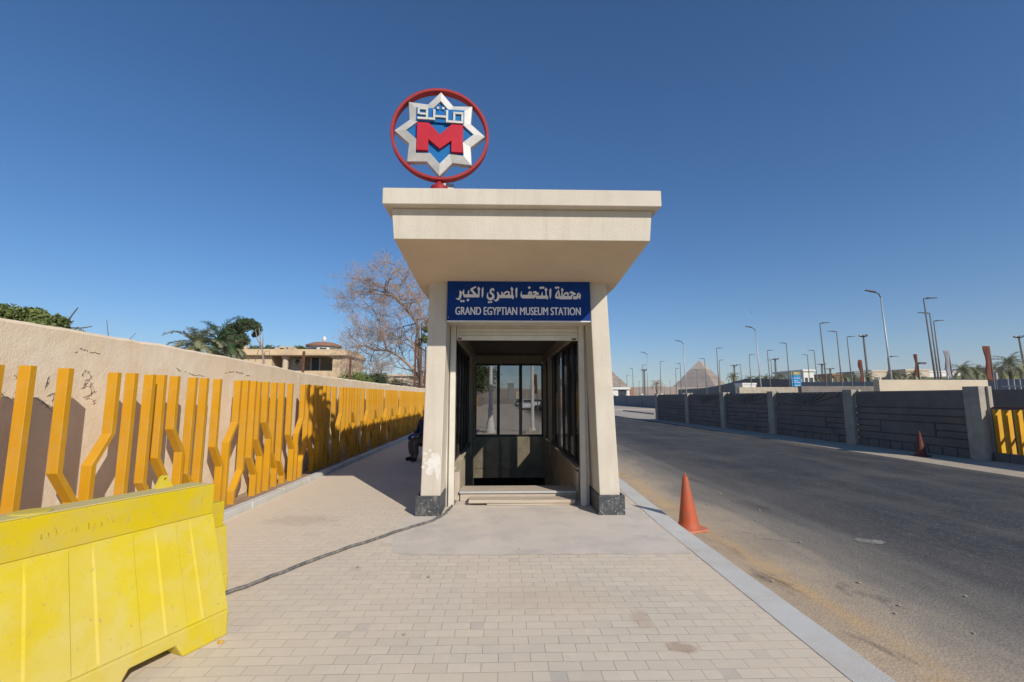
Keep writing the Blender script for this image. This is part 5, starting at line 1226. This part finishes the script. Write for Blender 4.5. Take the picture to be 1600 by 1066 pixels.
# ------------------------------------------------------------------ concrete wall along the road
PX = lambda y: 12.75 - 0.0316 * (y - 11.7)
CW = empty('precast_wall', (13.05, 12.09, 0)); tag(CW, 'grey precast concrete wall of posts and patterned panels along the far side of the road', 'wall')
ang = math.atan2(-0.0316, 1)                               # heading of the wall, local y runs along it
CW.rotation_euler = (0, 0, math.atan(0.040))
posts = [0.0, 4.3, 8.85, 13.2, 17.7, 22.95]
panelz = 1.81
def post_mesh():
    q = MB(); q.box(-.10, .29, 0.24, .42, -.3, 1.90); q.box(-.10, .03, 0, .2398, -.3, 1.90); q.box(.18, .29, 0, .2398, -.3, 1.90); q.box(.0301, .1799, .06, .2397, -.3, 1.895); return q
p0 = post_mesh().build('post', M['precast_post'], CW, bevel=.008)
for yy in posts[1:]:
    o = p0.copy(); C.objects.link(o); o.parent = CW; o.location = (0.0, yy, -.02)
rnd = random.Random(8)
def panel(y0, y1, fan):
    q = MB(); L_ = y1 - y0; q.box(.06, .13, y0, y1, -.3, panelz)
    def blk(a, c, z0, z1, d=.045):
        q.hexa([(.0601 - d, y0 + a + .012, z0 + .008), (.0601, y0 + a, z0), (.0601, y0 + c, z0), (.0601 - d, y0 + c - .012, z0 + .008), (.0601 - d, y0 + a + .012, z1 - .008), (.0601, y0 + a, z1), (.0601, y0 + c, z1), (.0601 - d, y0 + c - .012, z1 - .008)])
    g = .018; zb = -.08
    n = int(L_ / .42)
    for i in range(n): blk(i * L_ / n + g / 2, (i + 1) * L_ / n - g / 2, zb, .17)
    n = 1; blk(g, L_ - g, .19, .42)
    m0, m1 = L_ * .26, L_ * .74
    for (a, c) in ((g, m0 - g), (m1 + g, L_ - g)): blk(a, c, .44, .62); blk(a, c, .64, .83)
    blk(m0, m1, .44, .83, .058); blk(g, L_ - g, .85, 1.04)
    blk(g, L_ - g, 1.06, 1.26)
    if not fan: blk(g, L_ - g, 1.28, panelz - .02, .038)
    else:
        cy, cz = L_ / 2, 1.285
        for k in range(17):
            a = math.pi * (k + .5) / 17; r0, r1 = .16, min(abs((L_ / 2 - .05) / max(abs(math.cos(a)), 1e-3)), (panelz - .04 - cz) / max(math.sin(a), 1e-3))
            if r1 <= r0 + .05: continue
            t0, t1 = a - .055, a + .055; P = lambda r, t: (y0 + cy + r * math.cos(t), cz + r * math.sin(t))
            poly_ = [P(r0, t0), P(r1, t0), P(r1, t1), P(r0, t1)]; q.prism([(a_, max(1.28, min(panelz - .02, b_))) for a_, b_ in poly_], lambda a_, b_, d: (.06 - d, a_, b_), .0, .045)
        q.lathe([(.13, 0), (.1, .03)], 14)
        for i in range(len(q.v) - 28, len(q.v)): x, y, z = q.v[i]; q.v[i] = (.06 - z, y0 + cy + x, max(1.28, cz + y))
    return q.build('panel', M['precast'], CW)
for i in range(5): panel(posts[i] + .4205, posts[i + 1] - .0005, i in (1, 2, 3))
q = MB(); q.box(0.0, .2, .4205, 23.3, -.5, -.305); 
# low block kerb and boards right of the near post
LB = empty('yellow_board_fence', (13.27, 4.52, 0)); tag(LB, 'short fence of broad yellow boards on a block plinth right of the concrete wall', 'fence')
q = MB(); yy = 0.0
while yy < 7.4: q.box(-.12, .14, yy, yy + .39, -.2, .135 + rnd.uniform(-.006, .006)); yy += .4
q.build('block_plinth', M['precast'], LB, bevel=.012)
yy = 0.02; k = 0
while yy < 7.5:
    q = MB(); q.box(-.08 + (k % 2) * .03, .13, yy, yy + .06, .137, 1.28 + rnd.uniform(-.02, .02)); q.build('board', M['board_yellow'], LB, bevel=.005); yy += rnd.choice((.2, .25, .3)); k += 1
q = MB(); q.box(.131, .17, 0, 7.55, .5, .56); q.box(-.02, .1, 0, 7.55, 1.305, 1.345); q.build('rail', M['rust'], LB)
# grey wall and pickets beyond it
q = MB(); q.box(16.4, 16.6, 4, 15.6, -.2, 1.85); tag(q.build('grey_wall', M['precast']), 'plain grey wall behind the yellow boards at the right edge', 'wall')
PK = empty('picket_fence', (19.5, 8, 0)); tag(PK, 'row of pale steel pickets above the grey wall at the right edge', 'fence')
q = MB(); q.box(-.02, .02, 0, 9.3, .9, .95); q.box(-.02, .02, 0, 9.3, 2.0, 2.04); q.build('rail', M['galv'], PK)
pk0 = None
for k in range(46):
    if pk0 is None: q = MB(); q.hexa([(-.012, -.03, 0), (.012, -.03, 0), (.012, .03, 0), (-.012, .03, 0), (-.008, -.02, 2.3), (.008, -.02, 2.3), (.008, .02, 2.3), (-.008, .02, 2.3)]); pk0 = q.build('picket', M['galv'], PK); o = pk0
    else: o = pk0.copy(); C.objects.link(o); o.parent = PK
    o.location = (.035, .1 + k * .2, 0)
# cream parapets behind the wall
def slab(nm, u0, u1, vt, Y, thick, m, label, cat='wall', skew=0.0, cap=None):
    a, c = at(u0, vt, Y), at(u1, vt, Y); q = MB(); q.hexa([(a.x, Y, -.2), (c.x, Y + skew, -.2), (c.x, Y + thick + skew, -.2), (a.x, Y + thick, -.2), (a.x, Y, a.z), (c.x, Y + skew, a.z), (c.x, Y + thick + skew, a.z), (a.x, Y + thick, a.z)])
    if cap: q.hexa([(a.x - cap, Y - cap, a.z + .001), (c.x + cap, Y + skew - cap, a.z + .001), (c.x + cap, Y + thick + skew + cap, a.z + .001), (a.x - cap, Y + thick + cap, a.z + .001), (a.x - cap, Y - cap, a.z + .12), (c.x + cap, Y + skew - cap, a.z + .12), (c.x + cap, Y + thick + skew + cap, a.z + .12), (a.x - cap, Y + thick + cap, a.z + .12)])
    return tag(q.build(nm, m, bevel=.01), label, cat)
slab('cream_parapet', 1373, 1543, 593.5, 21, .35, M['cream_wall'], 'long cream rendered parapet rising above the near end of the concrete wall')
slab('stone_parapet', 1155, 1249, 605, 44, .5, M['stone_wall'], 'pale stone wall beyond the concrete wall below the blue road sign')
slab('dark_parapet', 1252, 1372, 603.5, 40, .5, M['precast'], 'dull brown grey wall beyond the concrete wall between the two pale walls')
# far grey wall with white caps along the side road
FW = empty('roadside_wall', (23.6, 58, 0)); tag(FW, 'blue grey painted wall with white post caps beyond the side road', 'wall')
for k in range(7):
    q = MB(); q.box(-.1, .1, k * 9 + .2, k * 9 + 8.8, -.2, 1.78); q.box(-.06, .1, k * 9 + .2, k * 9 + 8.8, 1.781, 1.9); q.build('panel', M['precast_grey'], FW)
    q = MB(); q.box(-.2, .2, k * 9 - .198, k * 9 + .198, -.2, 2.0); o = q.build('post', M['precast_grey'], FW); q = MB(); q.box(-.24, .24, k * 9 - .24, k * 9 + .24, 2.001, 2.15); q.build('cap', M['white_paint'], o)
GBY = 112; a, c = at(961, 605.5, GBY), at(990, 605.5, GBY); GB = empty('guard_house', (a.x, GBY, 0)); tag(GB, 'small cream guard house with a wide window and red end panel', 'building')
w_ = c.x - a.x; h_ = a.z; q = MB(); q.box(-4, w_ * .16, 0, 4, -.2, h_ - .5); q.box(w_ * .62, w_ * .78, 0, 4, -.2, h_ - .5); q.box(-4, w_, .3, 4, -.2, 1.3); q.build('wall', M['white_paint'], GB)
q = MB(); q.box(-4.2, w_ * .8, -.4, 4.2, h_ - .499, h_); q.build('roof', M['white_paint'], GB, bevel=.03)
q = MB(); q.box(w_ * .161, w_ * .619, .2, .28, 1.301, h_ - .502); q.build('window', M['glassdark'], GB)
q = MB(); q.box(w_ * .8, w_, -.1, 4, -.2, h_ - .2); q.build('side_panel', M['redroof'], GB)
# grey hoarding climbing to the right, and pale hoardings along the site
HR = empty('site_hoarding', (0, 0, 0)); tag(HR, 'long dark grey site hoarding rising toward the right behind the concrete wall', 'fence')
hp_ = [(1060, 609, 170), (1105, 606, 130), (1130, 601, 115), (1165, 592, 95), (1200, 592, 90), (1236, 593, 85), (1252, 595, 84)]
for i in range(len(hp_) - 1):
    (u0, v0, Y0), (u1, v1, Y1) = hp_[i], hp_[i + 1]; a, c = at(u0, v0, Y0), at(u1, v1, Y1); d = Vector((c.x - a.x, Y1 - Y0, 0)).normalized(); n_ = Vector((d.y, -d.x, 0)) * .1
    q = MB(); q.hexa([(a.x, Y0, -.2), (c.x, Y1, -.2), (c.x + n_.x, Y1 + n_.y, -.2), (a.x + n_.x, Y0 + n_.y, -.2), (a.x, Y0, a.z), (c.x, Y1, c.z), (c.x + n_.x, Y1 + n_.y, c.z), (a.x + n_.x, Y0 + n_.y, a.z)]); q.build('panel', M['hoarding'], HR)
H2 = empty('pale_hoarding', (0, 0, 0)); tag(H2, 'low pale grey sheet fence with posts running behind the lamp posts', 'fence')
pts = [(1252, 597, 82), (1300, 597, 74), (1350, 596.5, 66), (1374, 596, 62), (1480, 592, 50), (1556, 592.5, 42), (1640, 592, 38)]
for i in range(len(pts) - 1):
    (u0, v0, Y0), (u1, v1, Y1) = pts[i], pts[i + 1]; a, c = at(u0, v0, Y0), at(u1, v1, Y1)
    q = MB(); q.hexa([(a.x, Y0, -.2), (c.x, Y1, -.2), (c.x, Y1 + .1, -.2), (a.x, Y0 + .1, -.2), (a.x, Y0, a.z), (c.x, Y1, c.z), (c.x, Y1 + .1, c.z), (a.x, Y0 + .1, a.z)]); q.build('panel', M['hoarding_light'], H2)
    q = MB(); q.box(a.x - .06, a.x + .06, Y0 - .14, Y0 - .001, -.2, a.z + .6); q.build('post', M['galv'], H2)
a, c = at(1160, 599, 75), at(1181, 599, 75); CT = empty('site_cabin', ((a.x + c.x) / 2, 75, 0)); tag(CT, 'white site cabin roof showing between two lamp posts', 'cabin'); w_ = (c.x - a.x) / 2
q = MB(); q.box(-w_, w_, 0, 2.4, -.2, a.z - .25); q.build('wall', M['white_paint'], CT); q = MB(); q.box(-w_ - .1, w_ + .1, -.1, 2.5, a.z - .249, a.z + .05); q.build('roof', M['white_paint'], CT, bevel=.03); q = MB(); q.box(-.4, .4, -.03, -.001, .9, 1.9); q.build('window', M['glassdark'], CT)
car('teal van behind the concrete wall with only its roof in view', M['car_teal'], tuple(at(1150, 612, 46)[:2]) + (.55,), R_(170), 'cars behind the concrete wall')
# ------------------------------------------------------------------ lamps, masts, banners, road sign
def lamp(u0, v0, u1, v1, side, h, m, label, dbl=False, kind='flat', grp='tall lamp posts on the far side of the road'):
    Y = max(30, depth_for(u0, v0, h)); tp, bs = at(u0, v0, Y), at(u1, v1, Y); s = (tp - bs) / max(tp.z - bs.z, .1); s = Vector((s.x * .8, 0, 0)); base = Vector((tp.x - s.x * tp.z, Y, -.15)); top = Vector((tp.x, Y, tp.z))
    r = empty('street_lamp', base); tag(r, label, 'street lamp', grp); T = top - base; f = max(1.0, Y / 60)
    q = MB(); q.tube([(0, 0, 0), tuple(T * .5), tuple(T)], [.10 * f ** .4, .075 * f ** .4, .05 * f ** .4], 8); q.build('pole', m, r, smooth=True)
    q = MB()
    for sd in ((side,) if not dbl else (1, -1)):
        if kind == 'flat':
            q.tube([tuple(T), tuple(T + Vector((sd * .5, 0, .05)))], .05 * f ** .5, 6)
            q.hexa([(T.x + sd * a_, b_, T.z + c_) for a_, b_, c_ in ((.3, -.14, .02), (1.15, -.1, .06), (1.15, .1, .06), (.3, .14, .02), (.3, -.12, .11), (1.15, -.08, .11), (1.15, .08, .11), (.3, .12, .11))])
        else:
            q.tube([tuple(T), tuple(T + Vector((sd * .15, 0, .35))), tuple(T + Vector((sd * .6, 0, .55)))], .055 * f ** .5, 6)
            q.hexa([(T.x + sd * a_, b_, T.z + c_) for a_, b_, c_ in ((.5, -.16, .48), (1.4, -.12, .66), (1.4, .12, .66), (.5, .16, .48), (.5, -.14, .6), (1.4, -.08, .74), (1.4, .08, .74), (.5, .14, .6))])
    q.build('lamp_head', M['lamp_head'], r)
    return r
Dk, Gv = M['pole_dark'], M['galv']
LP = [(1376, 465, 1394, 592, -1, 11, Gv, 'tallest pale galvanised lamp post with a curved arm to the left', 'c'), (1180, 517.5, 1190, 604.7, -1, 11, Gv, 'pale lamp post with curved arm to the left beyond the stone wall', 'c'), (1067.5, 538, 1072.8, 613, -1, 11, Gv, 'pale lamp post with curved arm standing before the pyramid', 'c'), (1011, 555, 1012.2, 614, -1, 11, Gv, 'pale lamp post with curved arm left of the pyramid', 'c'),
      (1443, 467, 1463, 592, 1, 10, Dk, 'nearest dark lamp post of the close group of three', 'f'), (1452.5, 490, 1467, 592, -1, 10, Dk, 'middle dark lamp post of the close group of three', 'f'), (1458.7, 502, 1471, 592, 1, 10, Dk, 'farthest dark lamp post of the close group of three', 'f'),
      (1281, 505.4, 1292.3, 602.5, 1, 10, Dk, 'tall dark lamp post with its head turned right, right of the road sign', 'f'), (1307, 518.6, 1316, 602.5, -1, 10, Dk, 'dark lamp post with its head turned left, right of the road sign', 'f'), (1323.3, 526.7, 1331.8, 600.4, 1, 10, Dk, 'dark lamp post with head to the right just left of a rust banner', 'f'),
      (1228.5, 536.7, 1233.6, 597, -1, 10, Dk, 'dark lamp post rising beside the blue road sign', 'f'), (1272, 548, 1277.5, 600, -1, 10, Dk, 'slim dark lamp post with left head second right of the road sign', 'f'), (1261.5, 555, 1265.3, 601.5, -1, 10, Dk, 'slim dark lamp post with left head right next to the road sign', 'f'),
      (1198.8, 548, 1204, 603.6, 1, 10, Dk, 'dark lamp post with right head left of the road sign', 'f'), (1204.5, 563, 1207, 603, -1, 10, Dk, 'small dark lamp post close behind another left of the road sign', 'f'), (1170.5, 554.7, 1173.7, 599, 1, 10, Dk, 'slim dark lamp post above the white site cabin', 'f'),
      (1119.6, 544.5, 1123.8, 610, 1, 10, Dk, 'dark lamp post at the right foot of the pyramid', 'f'), (1123.8, 563, 1125, 610, 1, 10, Dk, 'fainter lamp post close behind the one at the pyramid foot', 'f'), (1100.5, 560.7, 1105, 614, -1, 10, Dk, 'dark lamp post crossing the bright face of the pyramid', 'f'), (1156.7, 570, 1159.5, 598, -1, 10, Dk, 'small far lamp post left of the white site cabin', 'f'),
      (1062.8, 568.5, 1064.3, 608, -1, 10, Dk, 'small dark lamp post left of the pyramid slope', 'f'), (1055.8, 576, 1056.4, 610, 1, 10, Dk, 'small thin post at the left corner of the pyramid', 'f'), (1031.4, 565, 1032.4, 610, 1, 10, Dk, 'sturdy dark lamp post beside the little withered palm', 'f'), (1003.7, 570.7, 1004.8, 610, 1, 10, Dk, 'dark lamp post paired with a floodlight mast left of the pyramid', 'f'), (988.4, 576, 989.4, 606, -1, 10, Dk, 'faint distant lamp post above the guard house', 'f'), (979.3, 586.6, 979.7, 605.7, 1, 10, Dk, 'very small distant lamp post over the guard house roof', 'f'), (1088.7, 578, 1089.8, 610, -1, 10, Dk, 'thin post in the middle of the shaded pyramid face', 'f'),
      (1387, 558, 1390.5, 591, 1, 6, Dk, 'short dark post close left of the tallest pale lamp', 'f'), (967.6, 594, 968, 605, 1, 10, Dk, 'tiny far lamp post before the half hidden pyramid', 'f'), (998.4, 596, 998.8, 606, 1, 10, Dk, 'tiny far lamp post right of the guard house', 'f'), (1047, 596, 1047.4, 608, -1, 10, Dk, 'tiny far lamp post left of the pyramid base', 'f'), (1037.7, 602, 1038, 612, 1, 8, Dk, 'tiny thin post right of the withered palm', 'f'), (1078, 600, 1078.4, 611, 1, 10, Dk, 'tiny post low on the shaded pyramid face', 'f')]
for (u0, v0, u1, v1, sd, h, m, lab, kd) in LP: lamp(u0, v0, u1, v1, sd, h, m, lab, False, 'curve' if kd == 'c' else 'flat')
def mast(u0, v0, u1, v1, h, label, lattice=False):
    Y = depth_for(u0, v0, h); tp, bs = at(u0, v0, Y), at(u1, v1, Y); sx = (tp.x - bs.x) / (tp.z - bs.z) * .7; r = empty('floodlight_mast', (tp.x - sx * tp.z, Y, -.15)); tag(r, label, 'floodlight mast', 'floodlight masts on the site'); T = Vector((sx * tp.z, 0, tp.z + .15)); w_ = .0022 * Y
    q = MB(); q.tube([(0, 0, 0), tuple(T)], [w_, w_ * .75], 8)
    for k in range(int(h / .6)): c = T * (k / (h / .6)); q.box(c.x - w_ * 1.35, c.x + w_ * 1.35, -w_ * .5, w_ * .5, c.z, c.z + .08)
    q.build('pole', M['pole_dark'], r)
    q = MB(); q.lathe([(w_ * 2.6, 0), (w_ * 3.4, .2), (w_ * 3.4, .35), (w_ * 1, .5)], 12, tuple(T)); q.build('floodlight_ring', M['lamp_head'], r)
    for k in range(6):
        a = k * math.pi / 3; q = MB(); q.box(-w_ * .7, w_ * .7, -w_ * .5, w_ * .5, 0, .55); o = q.build('floodlight', M['galv'], r); o.location = T + Vector((math.cos(a) * w_ * 3.4, math.sin(a) * w_ * 3.4, .2)); o.rotation_euler = (0, 0, a)
for args in ((1349, 526.5, 1355.6, 583, 22, 'dark ribbed floodlight mast above a rust banner'), (1592, 528, 1600, 568, 22, 'floodlight mast with a wide ring at the right edge'), (1211, 562, 1212.4, 588, 22, 'small floodlight mast left of the road sign'), (1147, 572, 1148, 590, 22, 'small floodlight mast right of the pyramid'), (1006.3, 579, 1007.6, 610, 16, 'small floodlight mast left of the pyramid'), (1284, 570, 1285, 588, 22, 'faint distant mast behind the tall dark lamp'), (1297, 577, 1297.5, 588, 22, 'faint distant mast far right of the road sign')): mast(*args)
def banner(u0, v0, u1, v1, wpx, m, label, Y):
    tp, bs = at(u0, v0, Y), at(u1, v1, Y); w_ = wpx * Y / 711; r = empty('feather_banner', (bs.x, Y, -.1)); tag(r, label, 'banner', 'tall feather banners'); H = tp.z - bs.z; sx = (tp.x - bs.x)
    zb = bs.z + .1
    q = MB(); q.tube([(0 - sx * zb / H, 0, 0), (0, 0, zb), (sx, 0, tp.z + .1)], [.05, .05, .03], 8); q.build('pole', M['pole_dark'], r)
    q = MB(); n = 14
    for k in range(n + 1):
        t = k / n; zz = zb + .05 + (H - .05) * t; xr = sx * t - .04; ww = w_ * (.92 + .12 * math.sin(t * 7 + u0)) ; off = .06 * Y / 40 * math.sin(t * 9 + u0)
        for j in range(5): s = j / 4; q.v.append((xr - ww * s, off * s + .05 * math.sin(s * 5 + t * 4), zz + .06 * w_ * s))
    for k in range(n):
        for j in range(4): o = k * 5 + j; q.f.append((o, o + 1, o + 6, o + 5))
    o = q.build('cloth', m, r, smooth=True, fix=False); sm = o.modifiers.new('thick', 'SOLIDIFY'); sm.thickness = .02
banner(1545.5, 541, 1553, 597, 10.0, M['flag_rust'], 'large rust red feather banner at the right behind the near wall post', 33); banner(1481.8, 548, 1488.5, 592, 8.0, M['flag_lilac'], 'pale lilac feather banner with a dark pole', 38); banner(1432, 553.5, 1436, 592, 4.0, M['flag_rust'], 'narrow twisted rust banner left of the three dark lamps', 42); banner(1346, 562.5, 1350.5, 599, 5.5, M['flag_rust'], 'rust red banner left of the tallest pale lamp', 52); banner(838.5, 585, 839.5, 616, 4.0, M['flag_rust'], 'furled brown banner seen through the right pane of the station', 45)
SYd = 62; a, c = at(1235.6, 581, SYd), at(1252.2, 604.5, SYd); RSg = empty('road_sign', ((a.x + c.x) / 2, SYd, 0)); tag(RSg, 'blue roadside information board with a gold header', 'sign')
w_ = (c.x - a.x) / 2; h_ = a.z - c.z; zb = c.z
q = MB(); q.box(-w_, w_, 0, .08, zb, zb + h_ * .78); q.build('board', M['roadsign'], RSg, bevel=.02); q = MB(); q.box(-w_, w_, 0, .08, zb + h_ * .782, zb + h_); q.build('header', M['signgold'], RSg, bevel=.02)
q = MB(); rnd = random.Random(4)
for (z, x0_, x1_) in ((.88, -.5, .45), (.55, -.8, -.1), (.56, .1, .8), (.38, -.75, .2), (.28, -.75, .75), (.07, -.6, -.05), (.08, .1, .7)):
    x = x0_
    while x < x1_: L_ = rnd.uniform(.08, .2); q.box(x * w_, (x + L_) * w_, -.012, -.001, zb + z * h_, zb + z * h_ + rnd.uniform(.05, .1)); x += L_ + .04
q.build('lettering', M['white_letter'], RSg)
for s in (-.6, .6): q = MB(); q.tube([(s * w_, .13, -.15), (s * w_, .13, zb + h_ * .8)], .05, 8); q.build('post', M['galv'], RSg)
cc = at(1440, 568, 40); q = MB(); q.tube([(cc.x - .35, 40, 0), (cc.x - .35, 40, cc.z), (cc.x, 40, cc.z + .03)], .05, 6); q.box(cc.x - .25, cc.x + .35, 39.9, 40.1, cc.z - .06, cc.z + .1); tag(q.build('surveillance_camera', M['lamp_head']), 'dark surveillance camera on a bracket post right of the twisted banner', 'camera')
# ------------------------------------------------------------------ palms on the far side
GPm = 'palms on the far side of the road'
pp0 = palm_proto('date_palm', 6.0, 41, M['palm'], 2.4, 30, .9, 20, .17, .024)
spots = [(1146, 587, 'date palm with a round crown right of the pyramid'), (1219.5, 588, 'date palm crown left of the blue road sign'), (1504, 577, 'dark date palm right of the pale banner'), (1577, 566, 'date palm standing highest near the right edge'), (1526, 578, 'drooping date palm just left of the large rust banner'), (1398, 586, 'date palm crown right of the tallest pale lamp'), (1428, 584, 'date palm crown beside the twisted rust banner'), (1356, 588, 'date palm crown below the ribbed floodlight mast'), (1320, 588, 'small palm crown between the dark lamps'), (1302, 590, 'smaller palm crown right of the tall dark lamp'), (1196, 590, 'bushy palm crown left of the pair of dark lamps'), (1183, 591, 'palm crown behind the white site cabin'), (1209, 591, 'palm crown below the small floodlight mast'), (1259, 591, 'palm crown just right of the road sign'), (1275, 592, 'palm crown third right of the road sign'), (1563, 580, 'low palm crown on the grass bank right of the rust banner'), (1594, 579, 'palm crown at the right edge beneath the floodlight mast'), (1412, 588, 'low palm crown between two taller palms'), (1335, 589, 'palm crown close left of the small rust banner'), (1171, 591, 'palm crown left of the site cabin')]
for i, (u, v, lab) in enumerate(spots):
    h = 7.5 if u < 1450 else 6.0; Y = depth_for(u, v + 2, h)
    if u > 1480: Y = min(Y, 78)
    p = at(u, v + 2, Y); o = pp0 if i == 0 else copy_tree(pp0); sc = rnd.uniform(.9, 1.15) * (1.15 if u < 1450 else .95); o.scale = (sc,) * 3; o.location = (p.x, Y, p.z - 6.0 * sc); o.rotation_euler = (0, 0, rnd.uniform(0, 6.28)); tag(o, lab, 'palm tree', GPm)
wp = palm_proto('withered_palm', 1.3, 51, M['dryleaf'], .75, 18, 1.4, 14, .06); p = at(1026, 600, 38); wp.location = (p.x, 38, p.z - 1.3); tag(wp, 'little withered palm above the far end of the concrete wall', 'palm tree'); q = MB(); q.tube([(0, 0, -p.z + 1.2), (0, 0, 0)], .05, 6); q.build('stem', M['trunk'], wp)
# grass bank and low buildings on the skyline
b = MB(); n = 24
for i in range(n + 1):
    x = 90 + i * 9
    rs = min(1.0, i / 3)
    for (dy, z) in ((86, -.1), (92, 4.4), (102, 7.0 + .5 * mnoise.noise((x * .03, 0, 0))), (125, 7.0), (140, -.1)): b.v.append((x, dy + 10 * mnoise.noise((x * .01, 5, 0)), -.1 + (z + .1) * rs))
for i in range(n):
    for k in range(4): o = i * 5 + k; b.f.append((o, o + 5, o + 6, o + 1))
o = b.build('grass_bank', M['grassbank'], smooth=True, fix=False); tag(o, kind='structure')
def block(u0, u1, vt, Y, m, label, nm='building', dp=14, win=True):
    a, c = at(u0, vt, Y), at(u1, vt, Y); r = empty(nm, ((a.x + c.x) / 2, Y, 0)); tag(r, label, 'building', 'far buildings on the skyline'); w_ = (c.x - a.x) / 2
    q = MB(); q.box(-w_, w_, 0, dp, -.2, a.z); q.build('wall', m, r); q = MB(); q.box(-w_ - .4, w_ + .4, -.4, dp + .4, a.z + .01, a.z + a.z * .06); q.build('roof', m, r)
    if win:
        for k in range(max(2, int(w_ / 2.5))): q = MB(); n_ = max(2, int(w_ / 2.5)); x = -w_ + (k + .5) * 2 * w_ / n_; q.box(x - w_ / n_ * .5, x + w_ / n_ * .5, -.12, -.005, a.z * .35, a.z * .8); q.build('window', M['glassdark'], r)
block(1255, 1271, 580.5, 130, M['white_paint'], 'white flat roofed gate building right of the blue road sign'); block(1300, 1318, 586, 240, M['redroof'], 'reddish low building between the palms'); block(1335, 1362, 583, 260, M['grey_paint'], 'grey long building behind the ribbed mast'); block(1362, 1385, 581, 270, M['cream_wall'], 'cream building left of the tallest pale lamp'); block(1415, 1452, 579.5, 260, M['cream_wall'], 'long pale building behind the twisted banner'); block(1452, 1500, 582, 300, M['white_paint'], 'low white building right of the three dark lamps', win=False); block(1545, 1620, 577, 240, M['grey_paint'], 'hazy grey building behind the highest palm', win=False); block(597, 640, 588, 70, M['cream_wall'], 'pale house glimpsed through the bare tree'); block(794, 803, 600, 400, M['grey_paint'], 'distant tower block seen through the middle pane', dp=20, win=False); block(806, 812, 611, 300, M['cream_wall'], 'small distant kiosk beyond the cars', dp=8, win=False)
# ------------------------------------------------------------------ plateau and pyramids
b = MB(); nx, ny = 90, 14
for j in range(ny + 1):
    for i in range(nx + 1):
        x = -2600 + i * 5600 / nx; y = 1250 + j * 130; t = min(1, j / 6); t = t * t * (3 - 2 * t)
        b.v.append((x, y, -2 + t * (44 + 12 * mnoise.noise((x * .0021, y * .002, 1))) + 2.5 * mnoise.noise((x * .012, y * .012, 4)) * t))
for j in range(ny):
    for i in range(nx): o = j * (nx + 1) + i; b.f.append((o, o + 1, o + nx + 2, o + nx + 1))
tag(b.build('desert_plateau', M['dune'], smooth=True, fix=False), kind='structure')
def pyramid(u, vtop, D, rot, Hh, side, label, cap=True):
    p = at(u, vtop, D); r = empty('pyramid', (p.x, D, p.z - Hh), rot); tag(r, label, 'pyramid', 'pyramids on the desert plateau')
    s = side / 2; q = MB(); n = 46; zc = Hh * (.70 if cap else .97)
    for k in range(n):                                   # stepped courses
        z0, z1 = zc * k / n, zc * (k + 1) / n; a = s * (1 - (z0 + z1) / 2 / Hh) + rnd.uniform(-1.8, 1.8); q.hexa([(-a, -a, z0 - 6 * (k == 0)), (a, -a, z0 - 6 * (k == 0)), (a, a, z0 - 6 * (k == 0)), (-a, a, z0 - 6 * (k == 0)), (-a + 1, -a + 1, z1), (a - 1, -a + 1, z1), (a - 1, a - 1, z1), (-a + 1, a - 1, z1)])
    q.build('body', M['pyramid'], r)
    q = MB(); a = s * (1 - zc / Hh) + 3.5; zb_ = zc - 5
    q.add([(-a - 1, -a - 1, zb_), (a + 1, -a - 1, zb_), (a + 1, a + 1, zb_), (-a - 1, a + 1, zb_), (0, 0, Hh)], [(0, 3, 2, 1), (0, 1, 4), (1, 2, 4), (2, 3, 4), (3, 0, 4)]); q.build('casing', M['casing'], r)
pyramid(1093, 562.5, 2250, R_(-43.5), 141, 214, 'stone pyramid with a smooth casing cap on the skyline')
pyramid(922, 549, 2000, R_(-43.5), 150, 232, 'bigger pyramid half hidden behind the station pillar')
# birds
for (u, v, Y) in ((1455, 252.5, 60), (1478, 250, 60), (1195, 291, 60), (885, 113, 60), (1174, 488, 150)):
    p = at(u, v, Y); q = MB(); s = Y / 60 * .16
    q.tube([(-.9 * s, 0, 0), (0, 0, 0), (.9 * s, 0, .05 * s)], [.05 * s, .2 * s, .04 * s], 6); q.hexa([(-.1 * s, -.1, .1 * s), (.3 * s, -.1, .1 * s), (.3 * s, -1.2 * s, .4 * s), (0, -1.2 * s, .4 * s), (-.1 * s, -.1, .14 * s), (.3 * s, -.1, .14 * s), (.3 * s, -1.2 * s, .43 * s), (0, -1.2 * s, .43 * s)]); q.hexa([(-.1 * s, .1, .1 * s), (.3 * s, .1, .1 * s), (.3 * s, 1.2 * s, .4 * s), (0, 1.2 * s, .4 * s), (-.1 * s, .1, .14 * s), (.3 * s, .1, .14 * s), (.3 * s, 1.2 * s, .43 * s), (0, 1.2 * s, .43 * s)])
    o = q.build('bird', M['lamp_head']); o.location = p; o.rotation_euler = (0, 0, u); tag(o, 'tiny dark bird flying high in the clear sky', 'bird', 'birds in the sky')

# ------------------------------------------------------------------ haze
q = MB(); q.box(-3400, 3400, -200, 3400, -4, 235); hz = q.build('haze', M['white_paint']); tag(hz, kind='stuff')
hm = bpy.data.materials.new('haze_air'); hm.use_nodes = True; hn = hm.node_tree
for n_ in list(hn.nodes):
    if n_.type == 'BSDF_PRINCIPLED': hn.nodes.remove(n_)
vol = hn.nodes.new('ShaderNodeVolumePrincipled'); vol.inputs['Color'].default_value = (1.0, 0.97, 0.96, 1); vol.inputs['Density'].default_value = 0.00017; vol.inputs['Anisotropy'].default_value = 0.0
hn.links.new(vol.outputs[0], [n_ for n_ in hn.nodes if n_.type == 'OUTPUT_MATERIAL'][0].inputs['Volume'])
hz.data.materials.clear(); hz.data.materials.append(hm)
